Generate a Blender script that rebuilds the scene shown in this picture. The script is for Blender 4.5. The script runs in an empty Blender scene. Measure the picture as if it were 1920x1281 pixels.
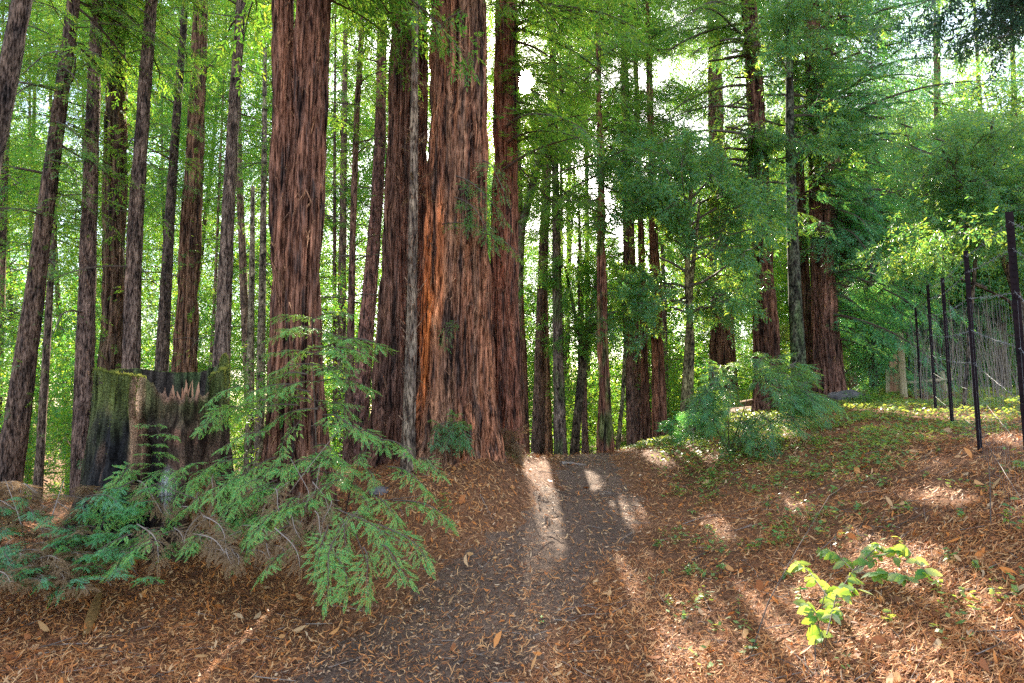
import bpy, math
import numpy as np
from mathutils import Vector

# ------------------------------------------------------------------ camera, world, sun, exposure
SC = bpy.context.scene
COL = SC.collection
EYE = 2.4
FPX = 1150.0                      # focal length in photograph pixels (1920 wide)
PITCH = math.radians(5.5)
cam_d = bpy.data.cameras.new('camera'); cam = bpy.data.objects.new('camera', cam_d); COL.objects.link(cam)
cam.location = (0, 0, EYE); cam.rotation_euler = (math.pi/2 + PITCH, 0, 0)
cam_d.sensor_width = 36; cam_d.lens = FPX/1920*36; cam_d.clip_start = 0.05; cam_d.clip_end = 5000
SC.camera = cam

SUN_EL = math.radians(28.4); SUN_AZ = math.radians(1.15)     # azimuth measured from +Y towards +X
SDIR = np.array([math.sin(SUN_AZ)*math.cos(SUN_EL), math.cos(SUN_AZ)*math.cos(SUN_EL), math.sin(SUN_EL)])
SUN_STRENGTH = 4.4; SKY_STRENGTH = 0.15; EXPOSURE = 2.6

w = bpy.data.worlds.new('World'); SC.world = w; w.use_nodes = True
nt = w.node_tree; nt.nodes.clear()
def wn(t): return nt.nodes.new(t)
sky = wn('ShaderNodeTexSky'); sky.sky_type = 'NISHITA'; sky.sun_disc = False
sky.sun_elevation = SUN_EL; sky.sun_rotation = SUN_AZ; sky.dust_density = 1.2; sky.air_density = 1.0; sky.ozone_density = 2.0
bg = wn('ShaderNodeBackground'); bg.inputs['Strength'].default_value = SKY_STRENGTH
tc = wn('ShaderNodeTexCoord')
dot = wn('ShaderNodeVectorMath'); dot.operation = 'DOT_PRODUCT'; dot.inputs[1].default_value = tuple(SDIR)
nrm = wn('ShaderNodeVectorMath'); nrm.operation = 'NORMALIZE'
nt.links.new(tc.outputs['Generated'], nrm.inputs[0]); nt.links.new(nrm.outputs[0], dot.inputs[0])
disc = wn('ShaderNodeMapRange'); disc.interpolation_type = 'SMOOTHSTEP'          # the sun's own disc in the sky
disc.inputs['From Min'].default_value = math.cos(math.radians(1.0)); disc.inputs['From Max'].default_value = math.cos(math.radians(0.55))
disc.inputs['To Min'].default_value = 0; disc.inputs['To Max'].default_value = 250
nt.links.new(dot.outputs['Value'], disc.inputs['Value'])
cl = wn('ShaderNodeTexNoise'); cl.inputs['Scale'].default_value = 3.2; cl.inputs['Detail'].default_value = 6
cmap = wn('ShaderNodeMapping'); cmap.inputs['Scale'].default_value = (1, 1, 2.6)
nt.links.new(nrm.outputs[0], cmap.inputs[0]); nt.links.new(cmap.outputs[0], cl.inputs['Vector'])
cr = wn('ShaderNodeMapRange'); cr.inputs['From Min'].default_value = 0.36; cr.inputs['From Max'].default_value = 0.66; cr.inputs['To Max'].default_value = 0.7
nt.links.new(cl.outputs[0], cr.inputs['Value'])
mixc = wn('ShaderNodeMix'); mixc.data_type = 'RGBA'
nt.links.new(cr.outputs[0], mixc.inputs['Factor']); nt.links.new(sky.outputs[0], mixc.inputs['A']); mixc.inputs['B'].default_value = (2.7, 2.6, 2.6, 1)
addc = wn('ShaderNodeVectorMath'); addc.operation = 'ADD'
nt.links.new(mixc.outputs['Result'], addc.inputs[0]); nt.links.new(disc.outputs[0], addc.inputs[1])
nt.links.new(addc.outputs[0], bg.inputs['Color'])
wo = wn('ShaderNodeOutputWorld'); nt.links.new(bg.outputs[0], wo.inputs['Surface'])

sl = bpy.data.lights.new('sun', 'SUN'); sl.energy = SUN_STRENGTH; sl.angle = math.radians(0.55); sl.color = (1.0, 0.90, 0.74)
so = bpy.data.objects.new('sun', sl); COL.objects.link(so); so.location = tuple(SDIR*60)
so.rotation_euler = Vector(tuple(SDIR)).to_track_quat('Z', 'Y').to_euler()

SC.view_settings.view_transform = 'Standard'; SC.view_settings.look = 'None'
SC.view_settings.exposure = EXPOSURE; SC.view_settings.gamma = 1.0
SC.render.engine = 'CYCLES'
cy = SC.cycles
cy.max_bounces = 6; cy.diffuse_bounces = 4; cy.glossy_bounces = 2; cy.transmission_bounces = 4; cy.transparent_max_bounces = 4
cy.sample_clamp_indirect = 6.0; cy.use_denoising = False; cy.caustics_reflective = False; cy.caustics_refractive = False
cy.blur_glossy = 1.0
SC.render.filter_size = 1.2

RNG = np.random.default_rng(11)

# ------------------------------------------------------------------ helpers
CP, SP = math.cos(PITCH), math.sin(PITCH)
def P(px, py, d):
    """the point seen at a photograph pixel, d metres ahead"""
    u = (px-960)/FPX; v = -(py-640.5)/FPX
    ry = CP - SP*v; t = d/ry
    return np.array([u*t, d, EYE + t*(SP + CP*v)])

def hash3(i, j, k):
    h = (i.astype(np.int64)*374761393 + j.astype(np.int64)*668265263 + k.astype(np.int64)*2147483647) & 0xFFFFFFFF
    h = ((h ^ (h >> 13))*1274126177) & 0xFFFFFFFF
    h = ((h ^ (h >> 16))*2246822519) & 0xFFFFFFFF
    return ((h ^ (h >> 15)) & 0xFFFFFF)/float(0xFFFFFF)
def vnoise(x, y, z):
    x, y, z = np.broadcast_arrays(np.asarray(x, float), np.asarray(y, float), np.asarray(z, float))
    xi, yi, zi = np.floor(x), np.floor(y), np.floor(z)
    fx, fy, fz = x-xi, y-yi, z-zi
    fx, fy, fz = [f*f*(3-2*f) for f in (fx, fy, fz)]
    r = 0
    for a in (0, 1):
        for b in (0, 1):
            for c in (0, 1):
                r = r + hash3(xi+a, yi+b, zi+c)*(fx if a else 1-fx)*(fy if b else 1-fy)*(fz if c else 1-fz)
    return r
def fbm(x, y, z, o=3):
    s, a, t = 0, 1.0, 0
    for k in range(o):
        s = s + a*vnoise(x*2**k+17*k, y*2**k+5*k, z*2**k+9*k); t += a; a *= .5
    return s/t
def smooth(a, b, x):
    t = np.clip((x-a)/(b-a), 0, 1); return t*t*(3-2*t)

def mesh_obj(name, V, F, mats, parent=None, mi=None, smooth_sh=False, col=None, loc=None):
    V = np.asarray(V, np.float32).reshape(-1, 3); F = np.asarray(F, np.int32)
    if loc is not None: V = V - np.asarray(loc, np.float32)
    k = F.shape[1]; n = len(F)
    me = bpy.data.meshes.new(name)
    me.vertices.add(len(V)); me.vertices.foreach_set('co', V.ravel())
    me.loops.add(n*k); me.loops.foreach_set('vertex_index', F.ravel())
    me.polygons.add(n); me.polygons.foreach_set('loop_start', np.arange(0, n*k, k, dtype=np.int32))
    for m in (mats if isinstance(mats, (list, tuple)) else [mats]): me.materials.append(m)
    if mi is not None: me.polygons.foreach_set('material_index', np.asarray(mi, np.int32))
    me.polygons.foreach_set('use_smooth', np.full(n, smooth_sh))
    if col is not None:
        a = me.color_attributes.new('Col', 'FLOAT_COLOR', 'POINT')
        c = np.ones((len(V), 4), np.float32); c[:, :3] = col; a.data.foreach_set('color', c.ravel())
    me.update(calc_edges=True); me.validate()
    o = bpy.data.objects.new(name, me); COL.objects.link(o)
    if loc is not None: o.location = tuple(float(q) for q in loc)
    if parent is not None:
        o.parent = parent
        if loc is not None: o.location = tuple(float(q) for q in (np.asarray(loc)-np.array(parent.location)))
    return o
def tag(o, label=None, cat=None, group=None, kind=None):
    if label: o['label'] = label
    if cat: o['category'] = cat
    if group: o['group'] = group
    if kind: o['kind'] = kind
    return o
def thing(name, loc, label, cat, group=None):
    o = bpy.data.objects.new(name, None); COL.objects.link(o); o.location = tuple(float(q) for q in loc); o.empty_display_size = .2
    return tag(o, label, cat, group)

def norm(v): return v/np.maximum(np.linalg.norm(v, axis=-1, keepdims=True), 1e-9)
def tubes(p0, p1, r0, r1, sides=4):
    """many straight tapered tubes -> V, F"""
    p0, p1 = np.asarray(p0, float).reshape(-1, 3), np.asarray(p1, float).reshape(-1, 3)
    n = len(p0); r0 = np.broadcast_to(r0, (n,)); r1 = np.broadcast_to(r1, (n,))
    d = norm(p1-p0); h = np.where(np.abs(d[:, 2:3]) > .9, np.array([[1., 0, 0]]), np.array([[0, 0, 1.]]))
    a = norm(np.cross(d, h)); b = np.cross(d, a)
    th = np.arange(sides)*2*np.pi/sides
    ring = a[:, None]*np.cos(th)[None, :, None] + b[:, None]*np.sin(th)[None, :, None]
    V = np.concatenate([p0[:, None]+ring*r0[:, None, None], p1[:, None]+ring*r1[:, None, None]], 1)
    i = np.arange(sides); j = (i+1) % sides
    f = np.stack([i, j, j+sides, i+sides], 1)
    F = (np.arange(n)*2*sides)[:, None, None] + f[None]
    return V.reshape(-1, 3), F.reshape(-1, 4)
def polytube(pts, rad, sides=6):
    pts = np.asarray(pts, float); n = len(pts); rad = np.broadcast_to(rad, (n,))
    d = norm(np.gradient(pts, axis=0)); h = np.array([0.31, 0.11, 0.94])
    a = np.zeros_like(pts)
    a[0] = norm(np.cross(d[0], h if abs(d[0] @ h) < .9 else np.array([1., 0, 0])))
    for i in range(1, n): a[i] = norm(a[i-1]-d[i]*(a[i-1] @ d[i]))
    b = np.cross(d, a); th = np.arange(sides)*2*np.pi/sides
    V = pts[:, None]+(a[:, None]*np.cos(th)[None, :, None]+b[:, None]*np.sin(th)[None, :, None])*rad[:, None, None]
    i = np.arange(n-1)[:, None]*sides; k = np.arange(sides)[None]; k2 = (k+1) % sides
    F = np.stack([i+k, i+k2, i+sides+k2, i+sides+k], -1).reshape(-1, 4)
    return V.reshape(-1, 3), F
class MB:
    def __init__(s): s.V = []; s.F = []; s.M = []; s.n = 0
    def add(s, VF, m=0):
        V, F = VF; V = np.asarray(V, float).reshape(-1, 3); F = np.asarray(F)
        s.V.append(V); s.F.append(F+s.n); s.M.append(np.full(len(F), m)); s.n += len(V)
    def build(s, name, mats, parent=None, loc=None, sm=False):
        return mesh_obj(name, np.concatenate(s.V), np.concatenate(s.F), mats, parent, np.concatenate(s.M), sm, None, loc)
def boxq(c, sx, sy, sz, R=None):
    v = np.array([[x, y, z] for x in (-.5, .5) for y in (-.5, .5) for z in (-.5, .5)])*np.array([sx, sy, sz])
    if R is not None: v = v @ np.asarray(R).T
    return v+np.asarray(c), np.array([[0, 1, 3, 2], [4, 6, 7, 5], [0, 4, 5, 1], [2, 3, 7, 6], [0, 2, 6, 4], [1, 5, 7, 3]])

# ------------------------------------------------------------------ materials
class NT:
    def __init__(s, name):
        s.m = bpy.data.materials.new(name); s.m.use_nodes = True; s.t = s.m.node_tree; s.t.nodes.clear()
        s.out = s.n('ShaderNodeOutputMaterial')
    def n(s, t, **k):
        o = s.t.nodes.new(t)
        for a, b in k.items(): setattr(o, a, b)
        return o
    def l(s, a, b): s.t.links.new(a, b)
    def noise(s, vec, scale, detail=4, rough=.55):
        o = s.n('ShaderNodeTexNoise'); o.inputs['Scale'].default_value = scale; o.inputs['Detail'].default_value = detail; o.inputs['Roughness'].default_value = rough
        if vec is not None: s.l(vec, o.inputs['Vector'])
        return o.outputs[0]
    def ramp(s, fac, stops):
        o = s.n('ShaderNodeValToRGB'); e = o.color_ramp.elements
        while len(e) < len(stops): e.new(.5)
        for q, (p, c) in zip(e, stops): q.position = p; q.color = (*c, 1)
        s.l(fac, o.inputs[0]); return o.outputs[0]
    def mix(s, f, a, b, mode='MIX'):
        o = s.n('ShaderNodeMix', data_type='RGBA', blend_type=mode)
        for sock, v in ((o.inputs['Factor'], f), (o.inputs['A'], a), (o.inputs['B'], b)):
            if isinstance(v, (int, float)): sock.default_value = v
            elif isinstance(v, tuple): sock.default_value = (*v, 1)
            else: s.l(v, sock)
        return o.outputs['Result']
    def mapv(s, vec, scale):
        o = s.n('ShaderNodeMapping'); o.inputs['Scale'].default_value = scale; s.l(vec, o.inputs[0]); return o.outputs[0]
    def rng(s, v, a, b, c, d):
        o = s.n('ShaderNodeMapRange'); 
        for k, q in zip(('From Min', 'From Max', 'To Min', 'To Max'), (a, b, c, d)): o.inputs[k].default_value = q
        s.l(v, o.inputs['Value']); return o.outputs[0]
    def bsdf(s, col, rough=.8, spec=.3, bump=None, bstr=.5, bdist=.02):
        p = s.n('ShaderNodeBsdfPrincipled')
        if isinstance(col, tuple): p.inputs['Base Color'].default_value = (*col, 1)
        else: s.l(col, p.inputs['Base Color'])
        p.inputs['Roughness'].default_value = rough; p.inputs['Specular IOR Level'].default_value = spec
        if bump is not None:
            b = s.n('ShaderNodeBump'); b.inputs['Strength'].default_value = bstr; b.inputs['Distance'].default_value = bdist
            s.l(bump, b.inputs['Height']); s.l(b.outputs[0], p.inputs['Normal'])
        s.l(p.outputs[0], s.out.inputs[0]); return p

def leaf_mat(name, cols, trans, tfac=.5, rough=.45, spec=.4):
    """leaf: random tint per leaf, light passing through"""
    g = NT(name); geo = g.n('ShaderNodeNewGeometry'); r = geo.outputs['Random Per Island']
    n = len(cols)
    base = g.ramp(r, [(i/(n-1), c) for i, c in enumerate(cols)])
    tr = g.ramp(r, [(i/(len(trans)-1), c) for i, c in enumerate(trans)])
    p = g.bsdf(base, rough, spec)
    t = g.n('ShaderNodeBsdfTranslucent'); g.l(tr, t.inputs[0])
    m = g.n('ShaderNodeMixShader'); m.inputs[0].default_value = tfac
    g.l(p.outputs[0], m.inputs[1]); g.l(t.outputs[0], m.inputs[2]); g.l(m.outputs[0], g.out.inputs[0])
    return g.m
M = {}
M['leaf_redwood'] = leaf_mat('redwood_needles', [(.035, .12, .03), (.07, .19, .04), (.12, .22, .04)], [(.12, .36, .03), (.26, .50, .04), (.5, .56, .05)], .52)
M['leaf_lit'] = leaf_mat('sunlit_leaves', [(.03, .12, .03), (.07, .21, .035), (.15, .27, .04)], [(.08, .36, .05), (.22, .50, .035), (.50, .56, .04)], .52)
M['leaf_teal'] = leaf_mat('bluish_needles', [(.06, .24, .115), (.10, .33, .15), (.16, .37, .10)], [(.09, .42, .11), (.18, .52, .08), (.4, .58, .06)], .45, .36, .6)
M['leaf_bay'] = leaf_mat('bay_leaves', [(.045, .17, .075), (.075, .24, .105), (.14, .29, .07)], [(.12, .38, .07), (.28, .50, .05), (.55, .58, .05)], .5, .33, .6)
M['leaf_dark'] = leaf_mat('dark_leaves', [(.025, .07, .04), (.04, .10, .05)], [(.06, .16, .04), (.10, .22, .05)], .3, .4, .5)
M['leaf_near'] = leaf_mat('young_redwood_fronds', [(.06, .28, .09), (.11, .40, .11), (.17, .46, .11), (.26, .48, .09), (.28, .46, .08), (.40, .26, .10)], [(.16, .45, .07), (.30, .56, .08), (.55, .6, .07)], .4, .45, .35)
M['leaf_dry'] = leaf_mat('dry_fronds', [(.16, .10, .05), (.24, .15, .07), (.30, .19, .10)], [(.3, .18, .08), (.4, .24, .1)], .35, .7, .2)
M['leaf_cover'] = leaf_mat('ground_leaves', [(.07, .17, .05), (.12, .25, .06), (.22, .33, .08)], [(.25, .45, .06), (.5, .6, .08), (.7, .65, .1)], .45)
M['leaf_broad'] = leaf_mat('toothed_leaves', [(.06, .20, .05), (.11, .27, .07), (.32, .40, .22)], [(.42, .62, .04), (.55, .7, .05), (.7, .75, .10)], .5, .6, .15)
M['leaf_fallen'] = leaf_mat('fallen_leaves', [(.09, .04, .02), (.36, .12, .035), (.66, .21, .035), (.60, .32, .12), (.54, .36, .20)], [(.3, .09, .03), (.4, .16, .06)], .22, .6, .3)
M['needle_litter'] = leaf_mat('fallen_needles', [(.09, .035, .018), (.32, .115, .038), (.56, .21, .055), (.70, .41, .18)], [(.22, .08, .03), (.3, .12, .05)], .12, .7, .25)
M['litter_path'] = leaf_mat('path_litter', [(.06, .035, .025), (.18, .10, .06), (.40, .22, .11), (.62, .42, .25)], [(.2, .1, .05), (.25, .14, .07)], .08, .75, .2)

def bark_mat(name, scale=9., zs=.11, bd=.03, grey=.5, mul=(1.2, 1.07, .84)):
    g = NT(name); tcn = g.n('ShaderNodeTexCoord'); o = tcn.outputs['Object']
    at = g.n('ShaderNodeAttribute', attribute_name='Col')
    a = g.noise(g.mapv(o, (scale, scale, scale*zs)), 1.0, 5, .6)
    f = g.noise(g.mapv(o, (scale*3.4, scale*3.4, scale*zs*3.2)), 1.0, 4, .7)
    f2 = g.ramp(f, [(.39, (.18, .15, .15)), (.50, (1, 1, 1)), (.63, (1.8, 1.7, 1.65))])
    big = g.noise(o, .9, 3)
    tint = g.ramp(a, [(.38, (.10, .085, .085)), (.47, (.7, .63, .6)), (.57, (1.2, 1.15, 1.1)), (.68, (2.1, 2.0, 1.9))])
    c = g.mix(1.0, g.mix(1.0, at.outputs['Color'], mul, 'MULTIPLY'), tint, 'MULTIPLY')
    c = g.mix(1.0, c, f2, 'MULTIPLY')
    gf = g.rng(f, .45, .72, 0, grey)
    c = g.mix(gf, c, (.30, .235, .20))
    c = g.mix(1.0, c, g.ramp(big, [(.3, (.72, .72, .76)), (.7, (1.28, 1.2, 1.14))]), 'MULTIPLY')
    h = g.n('ShaderNodeMath', operation='MULTIPLY_ADD'); g.l(f, h.inputs[0]); h.inputs[1].default_value = .45; g.l(a, h.inputs[2])
    g.bsdf(c, .9, .12, h.outputs[0], 1.0, bd)
    return g.m
M['bark_redwood'] = bark_mat('redwood_bark', 11, .10, .09, .38)
M['bark_fir'] = bark_mat('fir_bark', 15, .2, .05, .42, (.92, .98, .92))
M['bark_smooth'] = bark_mat('smooth_bark', 8, .5, .006, .25, (.85, .95, .85))
def simple(name, c0, c1, scale=20, rough=.8, bump=.3, bd=.01, spec=.3, zs=1.):
    g = NT(name); tcn = g.n('ShaderNodeTexCoord'); v = g.mapv(tcn.outputs['Object'], (1, 1, zs))
    n = g.noise(v, scale, 5); g.bsdf(g.ramp(n, [(.3, c0), (.7, c1)]), rough, spec, n, bump, bd); return g.m
M['twig'] = simple('twig_bark', (.05, .035, .025), (.13, .09, .065), 30)
M['twig_pale'] = simple('pale_twig', (.16, .12, .09), (.30, .23, .18), 30)
M['steel'] = simple('dark_painted_steel', (.004, .002, .003), (.016, .007, .008), 14, .85, .25, .002, .15)
M['wire'] = simple('galvanised_wire', (.09, .09, .085), (.24, .23, .22), 20, .6, .1, .001, .4)
M['wood_pale'] = simple('weathered_pale_wood', (.30, .22, .12), (.52, .40, .24), 12, .75, .4, .005, .3, .1)
M['wood_red'] = simple('reddish_boards', (.28, .13, .07), (.46, .24, .13), 12, .75, .4, .005, .3, .1)
M['rot_wood'] = simple('rotten_yellow_wood', (.10, .05, .015), (.36, .19, .06), 22, .8, .7, .01, .2, .35)
M['rock'] = simple('dark_rock', (.05, .045, .045), (.2, .17, .16), 6, .85, .7, .05)

def attr_mat(name, scale, zs, rough, spec, bstr, bd):
    g = NT(name); tcn = g.n('ShaderNodeTexCoord'); at = g.n('ShaderNodeAttribute', attribute_name='Col')
    a = g.noise(g.mapv(tcn.outputs['Object'], (scale, scale, scale*zs)), 1, 6, .65)
    b = g.noise(tcn.outputs['Object'], 60, 4, .7)
    c = g.mix(1., at.outputs['Color'], g.ramp(a, [(.38, (.22, .2, .2)), (.5, (.95, .95, .95)), (.64, (1.9, 1.8, 1.7))]), 'MULTIPLY')
    c = g.mix(1., c, g.ramp(b, [(.38, (.4, .4, .4)), (.62, (1.7, 1.7, 1.7))]), 'MULTIPLY')
    h = g.n('ShaderNodeMath', operation='MULTIPLY_ADD'); g.l(b, h.inputs[0]); h.inputs[1].default_value = .4; g.l(a, h.inputs[2])
    g.bsdf(c, rough, spec, h.outputs[0], bstr, bd); return g.m
M['stump'] = attr_mat('charred_stump_wood', 9, .16, .9, .08, 1.0, .06)

def ground_mat(name, cs, s1):
    g = NT(name); tcn = g.n('ShaderNodeTexCoord'); o = tcn.outputs['Object']
    warp = g.n('ShaderNodeVectorMath', operation='ADD'); nz = g.n('ShaderNodeTexNoise'); nz.inputs['Scale'].default_value = 7; g.l(o, nz.inputs['Vector'])
    sc = g.n('ShaderNodeVectorMath', operation='SCALE'); sc.inputs['Scale'].default_value = .25; g.l(nz.outputs['Color'], sc.inputs[0]); g.l(o, warp.inputs[0]); g.l(sc.outputs[0], warp.inputs[1])
    a = g.noise(g.mapv(warp.outputs[0], (s1, s1*.35, s1)), 1, 5, .7)
    b = g.noise(g.mapv(warp.outputs[0], (s1*.4, s1*1.1, s1)), 1, 5, .7)
    big = g.noise(o, .8, 4)
    mx = g.n('ShaderNodeMath', operation='MAXIMUM'); g.l(a, mx.inputs[0]); g.l(b, mx.inputs[1])
    c = g.ramp(mx.outputs[0], [(.36, cs[0]), (.5, cs[1]), (.62, cs[2]), (.75, cs[3])])
    c = g.mix(1., c, g.ramp(big, [(.3, (.7, .68, .68)), (.7, (1.25, 1.2, 1.15))]), 'MULTIPLY')
    g.bsdf(c, .9, .15, mx.outputs[0], 1.0, .025); return g.m
M['ground'] = ground_mat('forest_floor', [(.03, .014, .009), (.12, .055, .026), (.30, .14, .065), (.5, .29, .15)], 38)
M['path'] = ground_mat('trodden_soil', [(.04, .026, .018), (.11, .07, .047), (.20, .125, .08), (.38, .23, .13)], 48)

# ------------------------------------------------------------------ terrain
def G(px, py, d): return P(px, py, d)
ctrl = [G(960,1281,5.2), G(430,1281,5.3), G(0,1281,5.0), G(0,1130,6.4), G(400,1130,6.6), G(600,1060,7.7), G(760,1150,6.5), G(1000,1000,8.0), G(1050,920,9.8), G(1100,866,12.3), G(850,876,8.9), G(930,862,9.3), G(770,884,9.0), G(850,860,10.6),
        G(700,885,9.6), G(310,1030,7.5), G(480,990,8.3), G(10,945,10.), G(150,955,11.), G(960,850,11.6), G(560,960,8.8),
        G(1500,1281,4.7), G(1900,1281,3.9), G(1840,850,7.3), G(1785,800,9.9), G(1755,775,11.4), G(1728,757,15.2), G(1650,900,7.8), G(1500,800,12.), G(1560,746,17.), G(1840,1000,5.4),
        G(1650,757,14.5), G(1390,848,11.), G(1250,850,12.), G(1300,1100,6.4), G(1900,755,13), G(1905,738,20), G(1600,1050,6.3), G(1250,950,9.2)]
ctrl += [np.array(q, float) for q in [(1.6,17,.7), (2,25,-.25), (3,40,-1.7), (-12,16,-.5), (-15,25,-1.9), (-30,40,-4.1), (-2,17,.6), (-3,25,-.5), (-8,12,.1),
        (-8,6,.0), (8,25,2.), (7,35,1.), (16,20,2.7), (25,30,2.5), (14,40,1.7), (0,-8,-.9), (-10,-8,-1.), (10,-8,1.2), (9,3,2.1), (14,8,2.7), (0,0,-.4), (-4,1,-.3), (4,1,.3), (-40,10,-4.2), (40,10,3.8),
        (-40,70,-7.2), (0,70,-4.2), (40,70,.8), (-70,40,-8), (70,40,3.8)]]
ctrl = np.array(ctrl)
def _phi(r2): return .5*r2*np.log(r2+1e-9)
def _tps(c, lam=.15):
    n = len(c); D = ((c[:, None, :2]-c[None, :, :2])**2).sum(-1); K = _phi(D)+lam*np.eye(n)
    Pm = np.c_[np.ones(n), c[:, :2]]; A = np.block([[K, Pm], [Pm.T, np.zeros((3, 3))]])
    s = np.linalg.solve(A, np.r_[c[:, 2], 0, 0, 0]); return s[:n], s[n:]
_w, _a = _tps(ctrl)
def H(x, y):
    x = np.asarray(x, float); y = np.asarray(y, float); sh = np.broadcast(x, y).shape
    X = np.broadcast_to(x, sh).ravel(); Y = np.broadcast_to(y, sh).ravel()
    z = np.empty(len(X))
    for i in range(0, len(X), 20000):
        xs, ys = X[i:i+20000], Y[i:i+20000]
        r2 = (xs[:, None]-ctrl[None, :, 0])**2+(ys[:, None]-ctrl[None, :, 1])**2
        z[i:i+20000] = _phi(r2) @ _w+_a[0]+_a[1]*xs+_a[2]*ys
    R = np.hypot(X, Y-10); k = smooth(45, 85, R)
    z = z*(1-k)+k*np.clip(z*.0-5, -6, 2)
    near = 1-smooth(15, 30, R)
    z = z+near*(.05*(fbm(X*1.3, Y*1.3, 3.3, 2)-.5)+.03*(fbm(X*5, Y*5, 1.1, 2)-.5))
    z = z+(1-near)*.25*(vnoise(X*.3, Y*.3, 7.7)-.5)
    return z.reshape(sh)
def onground(px, py, dmin=2., dmax=40):
    """where the photograph's ray meets the forest floor"""
    d = np.linspace(dmin, dmax, 400); p = np.array([P(px, py, q) for q in d]); f = p[:, 2]-H(p[:, 0], p[:, 1])
    i = int(np.argmax(f < 0))
    if not (f < 0).any(): i = len(d)-1
    q = p[i]; return np.array([q[0], q[1], float(H(q[0], q[1]))])

n1 = 430; t = np.linspace(-1, 1, n1); B = 6.6; A = 380/math.sinh(B)
gx = A*np.sinh(B*t); gy = 4+A*np.sinh(B*t)
XX, YY = np.meshgrid(gx, gy); ZZ = H(XX, YY)
idx = np.arange(n1*n1).reshape(n1, n1)
Fq = np.stack([idx[:-1, :-1], idx[:-1, 1:], idx[1:, 1:], idx[1:, :-1]], -1).reshape(-1, 4)
tag(mesh_obj('ground', np.stack([XX, YY, ZZ], -1), Fq, M['ground'], smooth_sh=True), kind='structure')

# trodden path, a thin ragged sheet along the middle
pc = np.array([[-1.3, .2], [-1.0, 1.6]]+[list(onground(*q)[:2]) for q in [(740,1270),(860,1180),(955,1100),(1030,1030),(1075,980),(1105,930),(1115,895),(1112,874)]]+[[1.9,16.5],[1.7,20]])
pw = np.interp(np.arange(len(pc)), [0, 2, 4, 6, 9, 11], [1.1, 1.05, 1.0, .95, .9, .9])
ts = np.linspace(0, len(pc)-1, 240); cx = np.interp(ts, range(len(pc)), pc[:, 0]); cyy = np.interp(ts, range(len(pc)), pc[:, 1]); ww = np.interp(ts, range(len(pc)), pw)
for _ in range(12):
    cx[1:-1] = (cx[:-2]+cx[1:-1]*2+cx[2:])/4; cyy[1:-1] = (cyy[:-2]+cyy[1:-1]*2+cyy[2:])/4
tang = norm(np.stack([np.gradient(cx), np.gradient(cyy)], -1)); nor = np.stack([tang[:, 1], -tang[:, 0]], -1)
s = np.linspace(-1, 1, 41)
el = ww*(.6+.6*vnoise(ts*.9, 1.5, 0)+.35*(vnoise(ts*4, 8, 0)-.5)); er = ww*(.6+.6*vnoise(ts*.9, 9.5, 0)+.35*(vnoise(ts*4, 3, 0)-.5))
off = np.where(s[None] < 0, s[None]*el[:, None], s[None]*er[:, None])
px_ = cx[:, None]+nor[:, 0:1]*off; py_ = cyy[:, None]+nor[:, 1:2]*off
pz_ = H(px_, py_)+.022-.05*np.abs(s[None])**3+.016*(fbm(px_*6, py_*6, 2., 2)-.5)*2
ip = np.arange(px_.size).reshape(px_.shape)
tag(mesh_obj('path', np.stack([px_, py_, pz_], -1), np.stack([ip[:-1, :-1], ip[:-1, 1:], ip[1:, 1:], ip[1:, :-1]], -1).reshape(-1, 4), M['path'], smooth_sh=True), kind='structure')
def path_dist(x, y):
    d = np.full(np.shape(x), 9.)
    for i in range(0, 240, 4): d = np.minimum(d, np.hypot(x-cx[i], y-cyy[i])/ww[i])
    return d

# ------------------------------------------------------------------ canopy gaps: places the sun reaches
GAPS = []
def gap(px, py, r, d=None):
    p = P(px, py, d) if d else onground(px, py)
    GAPS.append((p, r))
GAPS.append((np.array([0, 0, EYE]), .13))
for q in [(1000,885,.16), (1035,880,.2), (1070,890,.15), (1015,905,.2), (1050,915,.22), (1085,925,.16), (1030,940,.2), (1065,950,.2), (1045,972,.16), (1095,962,.15), (1110,905,.14), (600,1065,.16), (560,1110,.16), (510,1170,.16), (455,1245,.16), (1250,850,.4), (1300,848,.4),
          (1350,1190,.2), (1480,1220,.32), (1600,1180,.3), (1560,1250,.35), (1700,1230,.3), (1800,1270,.3), (1420,1270,.3), (1640,1080,.3), (1900,1250,.25), (1300,1250,.2), (1350,1000,.12), (1900,1180,.15), (1180,960,.2), (1500,960,.15), (1780,950,.2), (1450,880,.3)]: gap(*q)
for q in [(620,640,.3,7.1), (640,760,.25,7.1), (1590,1050,.45,5.7), (1700,1080,.4,5.7), (1420,700,.3,10.8), (840,420,.3,11.2), (300,690,.35,7.5), (100,950,.4,7.0)]: gap(*q)
_g = np.random.default_rng(404)
for i in range(44): GAPS.append((P(_g.uniform(1300, 1900), _g.uniform(60, 640), _g.uniform(10, 18)), _g.uniform(.25, .5)))
for i in range(14): GAPS.append((P(_g.uniform(-20, 700), _g.uniform(150, 800), _g.uniform(10, 20)), _g.uniform(.3, .6)))
for i in range(14): GAPS.append((P(_g.uniform(985, 1260), _g.uniform(560, 840), _g.uniform(22, 36)), _g.uniform(.7, 1.1)))
for i in range(16): GAPS.append((P(_g.uniform(-40, 700), _g.uniform(450, 860), _g.uniform(20, 34)), _g.uniform(.6, 1.1)))
for i in range(10): GAPS.append((P(_g.uniform(1250, 1480), _g.uniform(450, 760), _g.uniform(20, 32)), _g.uniform(.6, 1.0)))
for i in range(34): GAPS.append((P(_g.uniform(1500, 1790), _g.uniform(60, 660), _g.uniform(13, 18)), _g.uniform(.2, .45)))
for i in range(7): GAPS.append((P(_g.uniform(1000, 1250), _g.uniform(300, 800), _g.uniform(15, 22)), _g.uniform(.3, .6)))
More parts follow.
